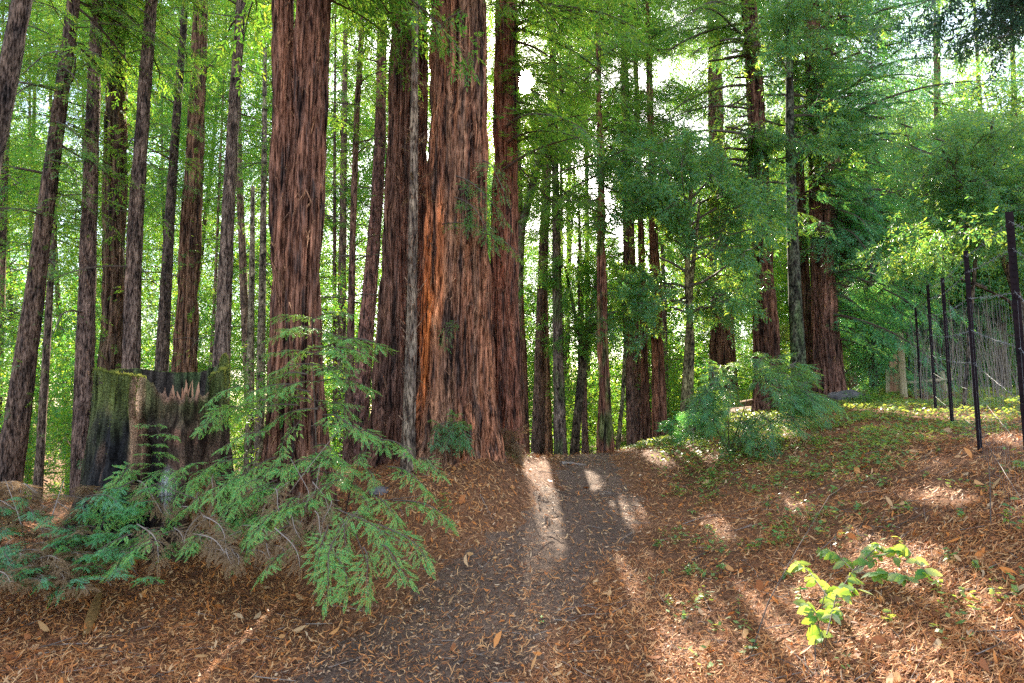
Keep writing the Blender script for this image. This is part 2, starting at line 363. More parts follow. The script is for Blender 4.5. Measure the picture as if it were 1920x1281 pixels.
GP = np.array([g[0] for g in GAPS]); GR = np.array([g[1] for g in GAPS])
def keep(pos, size):
    k = np.ones(len(pos), bool)
    for p, r in zip(GP, GR):
        d = pos-p; tt = d @ SDIR; q = np.sqrt(np.maximum((d*d).sum(1)-tt*tt, 0))
        k &= ~((tt > .35) & (q < r+.25*size+.004*tt))
    return k

# ------------------------------------------------------------------ foliage
def diamond(L, W, fold=.15):
    return np.array([[0, 0, 0], [.45*L, W/2, -fold*W], [L, 0, -.12*L], [.45*L, -W/2, -fold*W]])
def rotz(v, a): c, s_ = math.cos(a), math.sin(a); return v @ np.array([[c, s_, 0], [-s_, c, 0], [0, 0, 1]])
def rotx(v, a): c, s_ = math.cos(a), math.sin(a); return v @ np.array([[1, 0, 0], [0, c, s_], [0, -s_, c]])
def twig_unit(pairs, LL, LW, ang, rg, jit=.15, taper=True):
    out = []
    for i in range(pairs):
        x = (i+.6)/(pairs+.3); l = LL*(1.05-.6*x**3 if taper else 1.)*(math.sin(min(1, x*3+.35)*math.pi/2))
        for sg in (1, -1):
            q = rotx(diamond(l, LW), rg.normal(0, .35)); q = rotz(q, sg*(ang+rg.normal(0, jit)))
            q[:, 2] += -.04*x+rg.normal(0, .01); out.append(q+np.array([x, 0, -.10*x*x]))
    out.append(diamond(LL, LW)+np.array([.97, 0, -.10])); return np.array(out)
def broad_unit(n, LL, LW, rg):
    out = []
    for i in range(n):
        x = (i+1)/n; q = rotx(diamond(LL*rg.uniform(.7, 1.1), LW), rg.normal(0, .7)); a = (-1)**i*rg.uniform(.35, 1.3)
        th = rg.normal(-.35, .45); c, s_ = math.cos(th), math.sin(th); q = q @ np.array([[c, 0, s_], [0, 1, 0], [-s_, 0, c]])
        out.append(rotz(q, a)+np.array([x, 0, -.12*x*x]))
    return np.array(out)
_r = np.random.default_rng(5)
UNITS = {'conifer': [twig_unit(6, .30, .070, .85, _r) for _ in range(4)],
         'fine': [twig_unit(5, .34, .10, .75, _r, .3) for _ in range(4)],
         'near': [twig_unit(14, .19, .058, 1.0, _r, .08) for _ in range(4)],
         'long': [twig_unit(7, .42, .055, .6, _r, .2) for _ in range(4)],
         'broad': [broad_unit(9, .38, .10, _r) for _ in range(4)]}

class Fol:
    """leaves as many small faces on twigs, and the twigs' wood"""
    def __init__(s): s.tw = []; s.seg = []
    def twigs(s, kind, pos, xd, nz, sc): s.tw.append((kind, pos, xd, nz, sc))
    def wood(s, p0, p1, r0, r1): s.seg.append((p0, p1, np.broadcast_to(r0, (len(p0),)), np.broadcast_to(r1, (len(p0),))))
    def arrays(s, rg, cull=True):
        VL = []; 
        for kind, pos, xd, nz, sc in s.tw:
            if cull:
                k = keep(pos+xd*sc[:, None]*.5, sc); pos, xd, nz, sc = pos[k], xd[k], nz[k], sc[k]
            if not len(pos): continue
            x = norm(xd); z = norm(nz-x*(nz*x).sum(1, keepdims=True)); y = np.cross(z, x)
            U = UNITS[kind]; wh = rg.integers(0, len(U), len(pos))
            for u in range(len(U)):
                m = wh == u
                if not m.any(): continue
                T = U[u].reshape(-1, 3); R = np.stack([x[m], y[m], z[m]], 1)
                VL.append(((T[None] @ R)*sc[m][:, None, None]+pos[m][:, None]).reshape(-1, 3))
        V = np.concatenate(VL) if VL else np.zeros((0, 3)); F = np.arange(len(V)).reshape(-1, 4); mi = np.zeros(len(F), int)
        if s.seg:
            p0, p1, r0, r1 = [np.concatenate([q[i] for q in s.seg]) for i in range(4)]
            if cull:
                m = keep((p0+p1)/2, np.full(len(p0), .02)) | (r0 > .03); p0, p1, r0, r1 = p0[m], p1[m], r0[m], r1[m]
            big = r0 > .02
            for msk, sd in ((big, 5), (~big, 3)):
                if msk.any():
                    v, f = tubes(p0[msk], p1[msk], r0[msk], r1[msk], sd); F = np.concatenate([F, f+len(V)]); V = np.concatenate([V, v]); mi = np.concatenate([mi, np.ones(len(f), int)])
        return V, F, mi
    def build(s, name, leafm, woodm, rg, parent=None, loc=None, cull=True):
        V, F, mi = s.arrays(rg, cull)
        if not len(V): return None
        return mesh_obj(name, V, F, [leafm, woodm], parent, mi, False, None, loc)

def bough_template(kind, rg, L=3.0, spac=.20, latf=.30, tsp=.12, tsc=.30, droop=.25, levels=2, fan=.95):
    """one bough along +X: main axis, side shoots left and right, twigs on them"""
    tp, tx, tn, tsz = [], [], [], []; s0, s1, ra, rb = [], [], [], []
    n = 12; q = np.linspace(0, 1, n); ax = np.stack([q*L, .05*L*np.sin(q*5+rg.uniform(0, 6)), L*(.10*np.sin(q*2.2)-droop*q*q)], -1)
    for i in range(n-1): s0.append(ax[i]); s1.append(ax[i+1]); ra.append(.011*L*(1-q[i])**.8+.002); rb.append(.011*L*(1-q[i+1])**.8+.002)
    def at(u): return np.array([np.interp(u, q, ax[:, k]) for k in range(3)])
    u = .10; sg = 1
    while u < 1:
        p = at(u); d0 = norm(at(min(1, u+.03))-at(u-.03)); sg = -sg
        a = sg*(fan+rg.normal(0, .18)); c, s_ = math.cos(a), math.sin(a)
        d = norm(np.array([d0[0]*c-d0[1]*s_, d0[0]*s_+d0[1]*c, d0[2]*.6-.10+rg.normal(0, .12)]))
        l = L*latf*(1-.72*u)*rg.uniform(.6, 1.15)*min(1, .45+u*2)
        m = max(2, int(l/tsp)); e = p+d*l+np.array([0, 0, -.18*l])
        mid = p+d*l*.5+np.array([0, 0, -.03*l]); s0 += [p, mid]; s1 += [mid, e]; ra += [.004*L*.5+.001, .003*L*.5+.0008]; rb += [.003*L*.5+.0008, .001]
        for j in range(m+1):
            v = (j+.4)/(m+.4); pp = p+d*l*v+np.array([0, 0, -.18*l*v*v]); ta = (1 if j % 2 else -1)*rg.uniform(.5, .95) if j < m else rg.normal(0, .1)
            c, s_ = math.cos(ta), math.sin(ta); dd = np.array([d[0]*c-d[1]*s_, d[0]*s_+d[1]*c, d[2]-.18+rg.normal(0, .14)])
            tp.append(pp); tx.append(dd); tn.append(np.array([rg.normal(0, .22), rg.normal(0, .22), 1])); tsz.append(tsc*rg.uniform(.65, 1.25)*(1-.25*v))
        u += spac/L*rg.uniform(.7, 1.3)
    tp.append(ax[-1]); tx.append(ax[-1]-ax[-2]); tn.append(np.array([0, 0, 1.])); tsz.append(tsc)
    return dict(kind=kind, L=L, tp=np.array(tp), tx=norm(np.array(tx)), tn=np.array(tn), ts=np.array(tsz), s0=np.array(s0), s1=np.array(s1), ra=np.array(ra), rb=np.array(rb))
def tree_branch_template(rg, L=3.0, kind='broad', tsc=.34):
    """spreading branch of a broad-leaved tree, forking three times"""
    tp, tx, tn, tsz = [], [], [], []; s0, s1, ra, rb = [], [], [], []
    def grow(p, d, l, r, lev):
        k = 4; pts = [p]
        for i in range(k):
            d = norm(d+rg.normal(0, .16, 3)+np.array([0, 0, -.05])); p = p+d*l/k; pts.append(p)
            s0.append(pts[-2]); s1.append(p); ra.append(r*(1-.5*i/k)); rb.append(r*(1-.5*(i+1)/k))
            if lev < 3 and (lev < 2 or rg.random() < .7):
                for _ in range(1 if rg.random() < 2 else 2):
                    dd = norm(d*.75+rg.normal(0, .62, 3)*np.array([1, 1, .6])); grow(p, dd, l*rg.uniform(.42, .66), r*.45, lev+1)
            if lev >= 2:
                tp.append(p); tx.append(norm(d+rg.normal(0, .5, 3)+np.array([0, 0, -.2]))); tn.append(np.array([rg.normal(0, .4), rg.normal(0, .4), 1])); tsz.append(tsc*rg.uniform(.6, 1.15))
    grow(np.zeros(3), np.array([1., 0, .15]), L*.55, .012*L, 0)
    return dict(kind=kind, L=L, tp=np.array(tp), tx=np.array(tx), tn=np.array(tn), ts=np.array(tsz), s0=np.array(s0), s1=np.array(s1), ra=np.array(ra), rb=np.array(rb))
TPL = {'conifer': [bough_template('conifer', _r, 3., .14, .32, .095, .30) for _ in range(6)],
       'fine': [bough_template('fine', _r, 3., .19, .34, .15, .36) for _ in range(6)],
       'sparse': [bough_template('fine', _r, 3., .30, .30, .2, .34) for _ in range(6)],
       'near': [bough_template('near', _r, .8, .062, .26, .075, .15, .22, fan=.85) for _ in range(6)],
       'long': [bough_template('long', _r, 1.2, .11, .30, .09, .22, .25, fan=.75) for _ in range(6)],
       'bay': [tree_branch_template(_r) for _ in range(6)],
       'bare': [bough_template('fine', _r, 3., .5, .3, 9., .12) for _ in range(4)]}
def put(F, tpl, p0, d, L, rg, up=None, tscale=1., kind=None):
    T = TPL[tpl][rg.integers(0, len(TPL[tpl]))]; k = L/T['L']
    x = norm(np.asarray(d, float)); z = np.array([0, 0, 1.]) if up is None else up; z = norm(z-x*(z @ x)); y = np.cross(z, x)
    roll = rg.normal(0, .25); y, z = y*math.cos(roll)+z*math.sin(roll), z*math.cos(roll)-y*math.sin(roll)
    R = np.stack([x, y, z]); 
    if rg.random() < .5: R = R*np.array([[1], [-1], [1]])
    F.twigs(kind or T['kind'], T['tp']*k @ R+p0, T['tx'] @ R, T['tn'] @ np.stack([x, y, z]), T['ts']*k*tscale)
    F.wood(T['s0']*k @ R+p0, T['s1']*k @ R+p0, T['ra']*k, T['rb']*k)

# ------------------------------------------------------------------ trunks
def trunk_arrays(pts, rad, nth, nz, kind, seed, colf, flare=.25, flare_h=1.2, base=None):
    """pts, rad along the axis from the ground up; returns V, F, colours"""
    pts = np.asarray(pts, float); rad = np.asarray(rad, float)
    s = np.r_[0, np.cumsum(np.linalg.norm(np.diff(pts, axis=0), axis=1))]
    S = s[-1]; q = S*np.linspace(0, 1, nz)**1.25
    c = np.stack([np.interp(q, s, pts[:, k]) for k in range(3)], -1); R = np.interp(q, s, rad)
    for _ in range(max(2, nz//25)):
        c[1:-1] = (c[:-2]+2*c[1:-1]+c[2:])/4; R[1:-1] = (R[:-2]+2*R[1:-1]+R[2:])/4
    if kind != 'redwood': c[:, 0] += .25*R*(fbm(q*.35, seed, 0)-.5); c[:, 1] += .25*R*(fbm(q*.35, seed, 4)-.5)
    th = np.linspace(0, 2*np.pi, nth, endpoint=False)
    TH, Q = np.meshgrid(th, q); RR = np.broadcast_to(R[:, None], TH.shape)
    ct, st = np.cos(TH), np.sin(TH)
    fl = np.exp(-Q/flare_h)
    lob = .6*vnoise(ct*1.3+seed, st*1.3, Q*.12)+.4*vnoise(ct*2.7, st*2.7+seed, Q*.15)-.5
    butt = (vnoise(ct*2.2+seed*3, st*2.2, Q*.25)-.35)
    r = RR*(1+.18*lob*(1+fl)+flare*fl*(.55+1.3*butt))
    if kind == 'redwood':
        a = 8.5; wv = .12*(vnoise(ct*3, st*3, Q*.9+seed)-.5)
        n1_ = np.abs(2*vnoise((ct+wv)*RR*a+seed, (st-wv)*RR*a, Q*.42)-1); n2 = np.abs(2*vnoise(ct*RR*a*2.3, st*RR*a*2.3+seed, Q*1.3)-1); n3 = vnoise(ct*RR*50, st*RR*50, Q*7+seed)
        amp = np.clip(.075*np.sqrt(RR/.5), .014, .085)
        r = r+amp*1.25*(np.minimum(n1_*2.4, 1)-.8)+amp*.6*(np.minimum(n2*2., 1)-.7)+amp*.28*(n3-.5)
    elif kind == 'fir':
        n1_ = np.abs(2*vnoise(ct*RR*16+seed, st*RR*16, Q*1.6)-1); n3 = vnoise(ct*RR*50, st*RR*50, Q*12)
        amp = np.clip(.10*RR, .004, .03); r = r+amp*(np.minimum(n1_*1.7, 1)-.6)+amp*.4*(n3-.5)
    else:
        n3 = fbm(ct*RR*9+seed, st*RR*9, Q*2.); r = r+.05*RR*(n3-.5)
    X = c[:, None, 0]+r*ct; Y = c[:, None, 1]+r*st; Z = np.broadcast_to(c[:, None, 2], X.shape)
    V = np.stack([X, Y, Z], -1).reshape(-1, 3)
    i = np.arange(nz-1)[:, None]*nth; k = np.arange(nth)[None]; k2 = (k+1) % nth
    F = np.stack([i+k, i+k2, i+nth+k2, i+nth+k], -1).reshape(-1, 4)
    C = colf(TH.ravel(), Q.ravel(), V, n1_.ravel() if kind in ('redwood', 'fir') else None)
    return V, F, C, c, R, q
def fibres(V, ctr_of, n, rg, L=(.1, .38), W=(.005, .015)):
    """strips of bark peeling from the surface"""
    i = rg.integers(0, len(V), n); p = V[i]; c = ctr_of(p[:, 2]); o = p-c; o[:, 2] = 0; o = norm(o)
    l = rg.uniform(*L, n)[:, None]; w_ = rg.uniform(*W, n)[:, None]; sd = np.stack([-o[:, 1], o[:, 0], 0*o[:, 0]], -1)
    t0 = sd*rg.normal(0, .25, (n, 1)); up = np.array([0, 0, 1.])
    a = p-o*.01; b = p+o*rg.uniform(.0, .025, (n, 1))+(up*.5+t0)*l; e = p+o*rg.uniform(.005, .075, (n, 1))+(up+t0*1.6)*l*np.where(rg.random((n, 1)) < .5, 1, -.0)+np.where(rg.random((n, 1)) < .5, 0, -1)*up*l*.2
    Vq = np.stack([a-sd*w_, a+sd*w_, b+sd*w_*.8, b-sd*w_*.8, b-sd*w_*.8, b+sd*w_*.8, e+sd*w_*.2, e-sd*w_*.2], 1).reshape(-1, 3)
    return Vq, np.arange(len(Vq)).reshape(-1, 4)

def flat_col(c, var=.25, moss=None, moss_h=0, seed=0):
    c = np.array(c)
    def f(TH, Q, V, n):
        k = 1+var*(fbm(np.cos(TH)*1.5+seed, np.sin(TH)*1.5, Q*.5)-.5)*2
        C = c[None]*k[:, None]
        if moss is not None:
            m = smooth(.45, .6, fbm(V[:, 0]*3, V[:, 1]*3, V[:, 2]*1.1+seed, 3)+moss_h)
            C = C*(1-m[:, None])+np.array(moss)[None]*m[:, None]
        return C
    return f
SEED = [0]
def tree(name, label, cat, d, pts, kind='redwood', col=(.15, .08, .05), crown=(), leaf='leaf_redwood', top=None, group=None, colf=None, flare=.3, flare_h=.9, res=None,
         tpl='fine', fib=0, moss=None, moss_h=0, extra=None, bare=0, parts=None, tuft=0, tleaf=None, ground_it=True):
    SEED[0] += 1; sd = SEED[0]*7.31; rg = np.random.default_rng(100+SEED[0])
    stems = parts or [pts]
    meshes = []
    for si, sp in enumerate(stems):
        dd = d if not isinstance(d, (list, tuple)) else d[si]
        Pw = np.array([P(a, b, dd) for a, b, c in sp]); ra = np.array([c/2/FPX*dd*1.02 for a, b, c in sp])
        # extend down to the ground
        if ground_it:
            dn = Pw[0]-Pw[1]; dn = dn/max(1e-6, -dn[2])
            g0 = float(H(Pw[0][0], Pw[0][1])); drop = Pw[0][2]-(g0-.2)
            if drop > 0.05:
                e = Pw[0]+dn*drop*np.array([.6, .6, 1]); e[2] = float(H(e[0], e[1]))-.25
                Pw = np.vstack([e, Pw]); ra = np.r_[ra[0]*1.05, ra]
        # extend above the frame
        tz = (Pw[-1][2]+6) if top is None else top
        if name in ('redwood_tree', 'smooth_trunk_tree') or (name == 'slender_tree' and 'far' in label): tz = max(tz, EYE+.8*dd)
        if tz > Pw[-1][2]+.3:
            upd = Pw[-1]-Pw[-2]; upd = upd/max(upd[2], 1e-3); upd[:2] = np.clip(upd[:2], -.25, .25)*.7; e = Pw[-1]+upd*(tz-Pw[-1][2]); 
            mid = (Pw[-1]+e)/2; Pw = np.vstack([Pw, mid, e]); ra = np.r_[ra, ra[-1]*.75, ra[-1]*.22]
        wpx = max(c for a, b, c in sp)
        nth = int(np.clip(wpx*3.0, 14, 300)); nz = int(np.clip(wpx*9, 60, 620))
        if res: nth, nz = res
        cf = colf or flat_col(col, .28, moss, moss_h, sd)
        V, F, C, c, R, q = trunk_arrays(Pw, ra, nth, nz, kind, sd+si*3.3, cf, flare, flare_h)
        meshes.append((V, F, C, c, R, q, Pw, ra))
    base = meshes[0][3][0].copy(); base[2] = float(H(base[0], base[1]))
    root = thing(name, base, label, cat, group)
    bm = {'redwood': M['bark_redwood'], 'fir': M['bark_fir'], 'smooth': M['bark_smooth']}[kind]
    F_ = Fol()
    for (V, F, C, c, R, q, Pw, ra) in meshes:
        if fib:
            low = V[V[:, 2] < 10]
            fv, ff = fibres(low, lambda z: np.stack([np.interp(z, c[:, 2], c[:, k]) for k in range(3)], -1), fib, rg)
            fc = np.repeat(np.array([[.17, .10, .065]])*rg.uniform(.6, 1.7, (fib, 1)), 8, 0)
            F = np.concatenate([F, ff+len(V)]); V = np.concatenate([V, fv]); C = np.concatenate([C, fc])
        mesh_obj('trunk', V, F, bm, root, None, kind != 'redwood', C, base)
    V, F, C, c, R, q, Pw, ra = meshes[0]
    dd = d if not isinstance(d, (list, tuple)) else d[0]
    cen = lambda z: np.array([np.interp(z, c[:, 2], c[:, k]) for k in range(3)])
    if crown and (name == 'redwood_tree' or 'far trunk' in label): crown = list(crown)+[(max(8, crown[0][0]//2), min(min(q[2] for q in crown), 250)+60, -110, crown[0][3], crown[0][4], -25, 10)]
    if crown and name == 'redwood_tree' and dd >= 14.5 and 985 < stems[0][0][0] < 1270: crown = list(crown)+[(34, 430, -110, 1.0, 2.6, -32, 8, (-180, 180), 'conifer')]
    for cr_ in crown:
        n, pyb, pyt, l0, l1, e0, e1 = cr_[:7]; n = int(n*1.7); az = cr_[7] if len(cr_) > 7 else (-180, 180); tp_ = cr_[8] if len(cr_) > 8 else tpl
        zt = min(P(960, pyt, dd)[2], c[-1, 2]-.2); zb = min(P(960, pyb, dd)[2], zt-.8)
        for i in range(n):
            z = zb+(zt-zb)*(i+rg.random())/n; a = math.radians(rg.uniform(*az)); e = math.radians(rg.uniform(e0, e1))
            L = rg.uniform(l0, l1); dv = np.array([math.sin(a)*math.cos(e), -math.cos(a)*math.cos(e), math.sin(e)])   # azimuth 0 points at the viewer, 90 to the right
            put(F_, tp_, cen(z), dv, L, rg)
    for k_ in range(bare):
        z = rg.uniform(base[2]+2.2, base[2]+12); a = rg.uniform(0, 6.28); e = rg.uniform(-.3, .2)
        put(F_, 'bare', cen(z), np.array([math.sin(a)*math.cos(e), math.cos(a)*math.cos(e), math.sin(e)]), rg.uniform(.7, 2.0), rg)
    if tuft:      # short green shoots straight out of the bark
        z = rg.uniform(base[2]+.8, min(base[2]+13, Pw[-1][2]), tuft); a = rg.uniform(0, 6.28, tuft); cz = np.stack([np.interp(z, c[:, 2], c[:, k]) for k in range(3)], -1); rz = np.interp(z, c[:, 2], R)
        o = np.stack([np.cos(a), np.sin(a), rg.normal(-.1, .4, tuft)], -1)
        F_.twigs('conifer', cz+o*rz[:, None]*np.array([1, 1, 0]), o, np.tile([0, 0, 1.], (tuft, 1))+rg.normal(0, .4, (tuft, 3)), rg.uniform(.14, .34, tuft))
    if extra: extra(F_, rg, cen)
    if F_.tw:
        F_.build('crown', M[leaf], M['twig'], rg, root, base)
    return root
# ------------------------------------------------------------------ the big redwoods in the middle
def main_col(TH, Q, V, n):
    k = 1+.3*(fbm(np.cos(TH)*1.6, np.sin(TH)*1.6, Q*.5)-.5)*2
    C = np.array([.215, .10, .06])[None]*k[:, None]
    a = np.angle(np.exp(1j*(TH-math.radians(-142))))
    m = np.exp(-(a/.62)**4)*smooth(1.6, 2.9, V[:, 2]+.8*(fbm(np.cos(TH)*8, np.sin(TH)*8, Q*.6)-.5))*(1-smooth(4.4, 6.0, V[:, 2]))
    C = C*(1-m[:, None])+np.array([.50, .165, .045])[None]*m[:, None]              # warm orange light on the left face, painted into the bark colour
    g = smooth(.5, .65, fbm(np.cos(TH)*4+9, np.sin(TH)*4, Q*.22, 2))*.5
    C = C*(1-g[:, None])+np.array([.26, .19, .15])[None]*g[:, None]
    return C
def hang(spots, tpl='fine', leafL=(.7, 1.3)):
    def f(F, rg, cen):
        for (a, b) in spots: 
            p0, p1 = P(*a), P(*b); put(F, tpl, p0, p1-p0, np.linalg.norm(p1-p0), rg)
    return f
tree('redwood_tree', 'thickest redwood with red-brown fissured bark, orange light painted on its left, and flared base beside the path', 'tree', 9.8,
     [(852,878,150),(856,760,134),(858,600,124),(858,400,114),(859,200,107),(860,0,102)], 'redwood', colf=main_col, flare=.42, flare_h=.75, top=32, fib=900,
     extra=hang([((850,330,9.20),(960,395,8.80)), ((850,370,9.20),(940,440,8.70)), ((900,300,9.50),(960,350,8.80)), ((830,420,9.20),(925,425,8.60)), ((855,600,9.20),(830,640,8.80)), ((880,20,9.50),(800,60,8.90)), ((900,10,9.40),(990,15,8.90)), ((905,440,9.40),(985,470,8.90))]),
     crown=[(10,-60,-500,1.5,3.,-25,10)], leaf='leaf_redwood')
tree('redwood_tree', 'dark purplish-brown redwood standing hard against the left of the thickest trunk', 'tree', 10.7,
     [(748,850,112),(752,700,100),(757,600,92),(764,300,80),(768,0,74)], 'redwood', (.125, .07, .055), flare=.45, flare_h=.8, top=30, fib=500, crown=[(8,-60,-400,1.5,3.,-25,10)])
tree('redwood_tree', 'tall redwood right behind the thickest trunk with the sun at its edge', 'tree', 12.0,
     [(950,835,62),(948,700,55),(946,420,48),(949,0,38)], 'redwood', (.19, .085, .058), flare=.42, flare_h=.7, top=30, fib=350,
     crown=[(9,180,-250,.9,1.9,-35,5), (12,330,-60,1.4,3.0,-25,15,(20,160)), (16,260,40,.8,1.9,-25,15,(30,150)), (8,240,60,.8,1.6,-25,15,(150,200)), (5,60,-60,2.4,3.6,-15,10,(60,120))], leaf='leaf_redwood')
tree('young_tree', 'thin grey-brown shaggy trunk in front of the cleft between two big redwoods', 'tree', 9.05,
     [(766,850,24),(772,620,20),(775,400,16),(777,150,13),(779,0,11)], 'fir', (.20, .15, .11), flare=.3, flare_h=.5, top=13, fib=250, tuft=24, leaf='leaf_dry')
tree('redwood_tree', 'redwood of two fused stems behind the mossy stump', 'tree', 8.5, None, 'redwood', (.155, .078, .055), parts=[
     [(575,930,84),(570,760,70),(568,600,64),(577,300,64),(588,0,62)], [(520,930,66),(527,760,52),(530,600,46),(529,300,42),(528,0,40)]], flare=.38, flare_h=.8, top=27, fib=450,
     crown=[(8,-60,-500,1.5,3.,-25,10)])

# ------------------------------------------------------------------ slimmer trees on the left
tree('leaning_tree', 'dark leaning trunk cutting the top left corner', 'tree', 6.6, [(-95,640,40),(-40,420,38),(-5,235,36),(20,110,34),(42,0,32)], 'fir', (.085, .055, .04), top=11, flare=.2, crown=[(5,-60,-300,.8,1.6,-20,20)])
tree('fir_tree', 'trunk at the left edge leaning right as it rises', 'tree', 10.2, [(8,940,40),(38,740,36),(66,540,31),(100,300,26),(139,0,22)], 'fir', (.115, .07, .05), top=20,
     crown=[(20,420,-200,1.,2.2,-30,5)], leaf='leaf_redwood', tuft=60, bare=8)
tree('slender_tree', 'pencil-thin trunk just right of the leaning trunk at the left edge', 'tree', 15, [(72,900,14),(88,640,12),(100,450,10),(108,250,8)], 'fir', (.13, .09, .065), top=9, crown=[(14,500,200,.8,1.7,-25,10)], leaf='leaf_lit')
tree('redwood_tree', 'reddish-brown trunk nearest the stump on its left', 'tree', 10.8, [(150,960,36),(158,700,31),(167,420,26),(176,150,22),(184,0,20)], 'fir', (.14, .088, .07), flare=.25, top=24, fib=120, crown=[(12,120,-250,1.,2.2,-25,5)], tuft=40, bare=6)
tree('redwood_tree', 'shaggy trunk with tufts of shoots rising behind the left end of the stump', 'tree', 11.8, [(209,900,46),(211,700,42),(214,450,37),(218,200,33),(222,0,30)], 'redwood', (.10, .07, .05), top=24, fib=400, tuft=190, moss=(.05,.065,.025), moss_h=-.04, crown=[(14,150,-250,1.,2.,-30,5)], leaf='leaf_redwood', bare=6)
tree('redwood_tree', 'smoother grey-brown trunk crossing in front of the shaggy trunk behind the stump', 'tree', 11.2, [(243,900,34),(245,700,30),(253,450,26),(268,220,23),(285,0,20)], 'fir', (.15, .10, .08), top=24, crown=[(10,80,-250,1.,2.2,-25,5)], bare=6)
tree('slender_tree', 'thin dark knotty trunk above the left half of the stump', 'tree', 14.5, [(300,760,25),(306,620,22),(318,400,17),(332,200,14),(348,0,12)], 'fir', (.08, .055, .042), top=15, tuft=50, crown=[(14,350,-150,.9,2.,-30,10)], leaf='leaf_lit', bare=8)
tree('redwood_tree', 'brown trunk feathered with yellow-green shoots above the middle of the stump', 'tree', 16.5, [(343,760,42),(350,600,38),(362,350,32),(378,0,25)], 'redwood', (.16, .10, .07), top=26, tuft=170, fib=100, crown=[(16,500,-100,.7,1.8,-35,5)], leaf='leaf_lit')
tree('fir_tree', 'clean greyish trunk rising from behind the right end of the stump', 'tree', 12.6, [(408,860,34),(416,680,29),(428,400,23),(440,180,20),(453,0,18)], 'fir', (.19, .135, .11), top=24, crown=[(8,60,-250,1.,2.2,-25,5)], bare=5)
tree('slender_tree', 'pale bare stem between the greyish trunk and the two-stemmed redwood', 'tree', 20, [(488,760,16),(492,560,13),(495,300,10),(497,90,7)], 'smooth', (.22, .17, .13), top=8.5, crown=[(8,350,80,.9,1.9,-15,20)], leaf='leaf_lit', bare=4)
tree('slender_tree', 'short pale dead stem left of the pale bare stem', 'tree', 22, [(468,780,15),(471,600,12),(474,350,7)], 'smooth', (.23, .18, .13), top=8.4, bare=3)
tree('slender_tree', 'bumpy thin red-brown trunk right of the two-stemmed redwood', 'tree', 12.8, [(652,860,18),(657,640,14),(661,450,12),(670,200,11),(682,0,9)], 'fir', (.17, .09, .065), top=14, tuft=26, fib=120, bare=12, crown=[(10,300,-100,.8,1.8,-20,10)], leaf='leaf_redwood')
tree('redwood_tree', 'bowed reddish trunk between the two-stemmed redwood and the dark redwood', 'tree', 14.8, [(668,850,34),(682,690,30),(696,520,26),(707,380,23),(714,200,20),(718,0,17)], 'fir', (.20, .095, .075), top=22, bare=12, crown=[(12,250,-150,1.,2.2,-25,10)], leaf='leaf_redwood')
# ------------------------------------------------------------------ the middle, beyond the crest of the path
tree('slender_tree', 'pale leaning trunk slanting up right below the sun', 'tree', 17.5, [(968,640,14),(978,430,15),(1005,320,14),(1040,215,12),(1066,120,9)], 'smooth', (.17, .135, .10), top=12, crown=[(14,420,120,1.,2.4,-20,20)], leaf='leaf_redwood')
tree('redwood_tree', 'dark trunk against the right flank of the redwood under the sun', 'tree', 18.5, [(981,860,22),(978,700,20),(975,560,17)], 'redwood', (.15,.08,.055), top=13, crown=[(10,560,300,.7,1.6,-30,10)], leaf='leaf_redwood')
tree('redwood_tree', 'brown trunk first right of the big cluster beyond the crest', 'tree', 20, [(1008,870,24),(1014,640,21),(1021,440,18),(1029,280,14)], 'fir', (.145,.085,.06), top=15, crown=[(14,460,180,.9,2.,-25,10)], leaf='leaf_redwood', bare=8)
tree('slender_tree', 'thin orange-brown trunk left of the grey-faced trunk by the path', 'tree', 24, [(1030,870,14),(1024,640,11),(1020,450,9)], 'fir', (.26,.13,.07), top=13, crown=[(9,420,250,.8,1.8,-25,10)], leaf='leaf_lit')
tree('redwood_tree', 'grey-faced trunk left of the forked dark stems at the path crest', 'tree', 17, [(1051,880,25),(1047,700,20),(1044,500,17),(1042,380,14)], 'fir', (.15,.11,.09), top=14, moss=(.07,.10,.035), moss_h=-.02, crown=[(16,640,250,.6,1.7,-25,10)], leaf='leaf_redwood')
tree('forked_tree', 'dark forked tree with thin curving stems beyond the path', 'tree', 17.5, None, 'smooth', (.075,.06,.04), parts=[
     [(1070,880,11),(1085,730,10),(1092,650,8),(1072,560,6),(1060,500,5)], [(1075,880,10),(1095,690,10),(1110,580,8),(1124,490,7),(1136,420,5)], [(1084,870,6),(1086,640,5),(1084,480,3)]], top=6.3, crown=[(22,660,350,.8,1.9,-10,35,(-180,180),'bay')], leaf='leaf_lit', flare=.2)
tree('slender_tree', 'thin straight trunk right of the forked dark stems', 'tree', 19, [(1098,880,12),(1095,720,10),(1090,560,8)], 'fir', (.16,.09,.065), top=9, crown=[(8,560,330,.7,1.6,-25,10)], leaf='leaf_lit')
tree('redwood_tree', 'mossy trunk standing alone on the crest in the middle of the path view', 'tree', 15.2, [(1137,885,30),(1134,720,24),(1130,600,20),(1128,480,16)], 'redwood', (.17,.08,.055), top=11, moss=(.07,.10,.03), moss_h=-.03, tuft=40, crown=[(20,640,300,.5,1.5,-25,10)], leaf='leaf_redwood', fib=60)
tree('redwood_tree', 'leftmost trunk of the row right of the path crest', 'tree', 18, [(1186,880,19),(1180,700,14),(1175,520,12),(1172,350,10)], 'fir', (.14,.075,.055), top=13, crown=[(12,480,200,.8,1.9,-25,10)], leaf='leaf_redwood', bare=6)
tree('slender_tree', 'thin curved mossy stem just left of the row right of the path', 'tree', 17, [(1155,880,8),(1168,740,7),(1172,640,6),(1166,520,5)], 'smooth', (.13,.12,.06), top=6.3, crown=[(8,640,450,.5,1.2,-10,30,(-180,180),'bay')], leaf='leaf_lit')
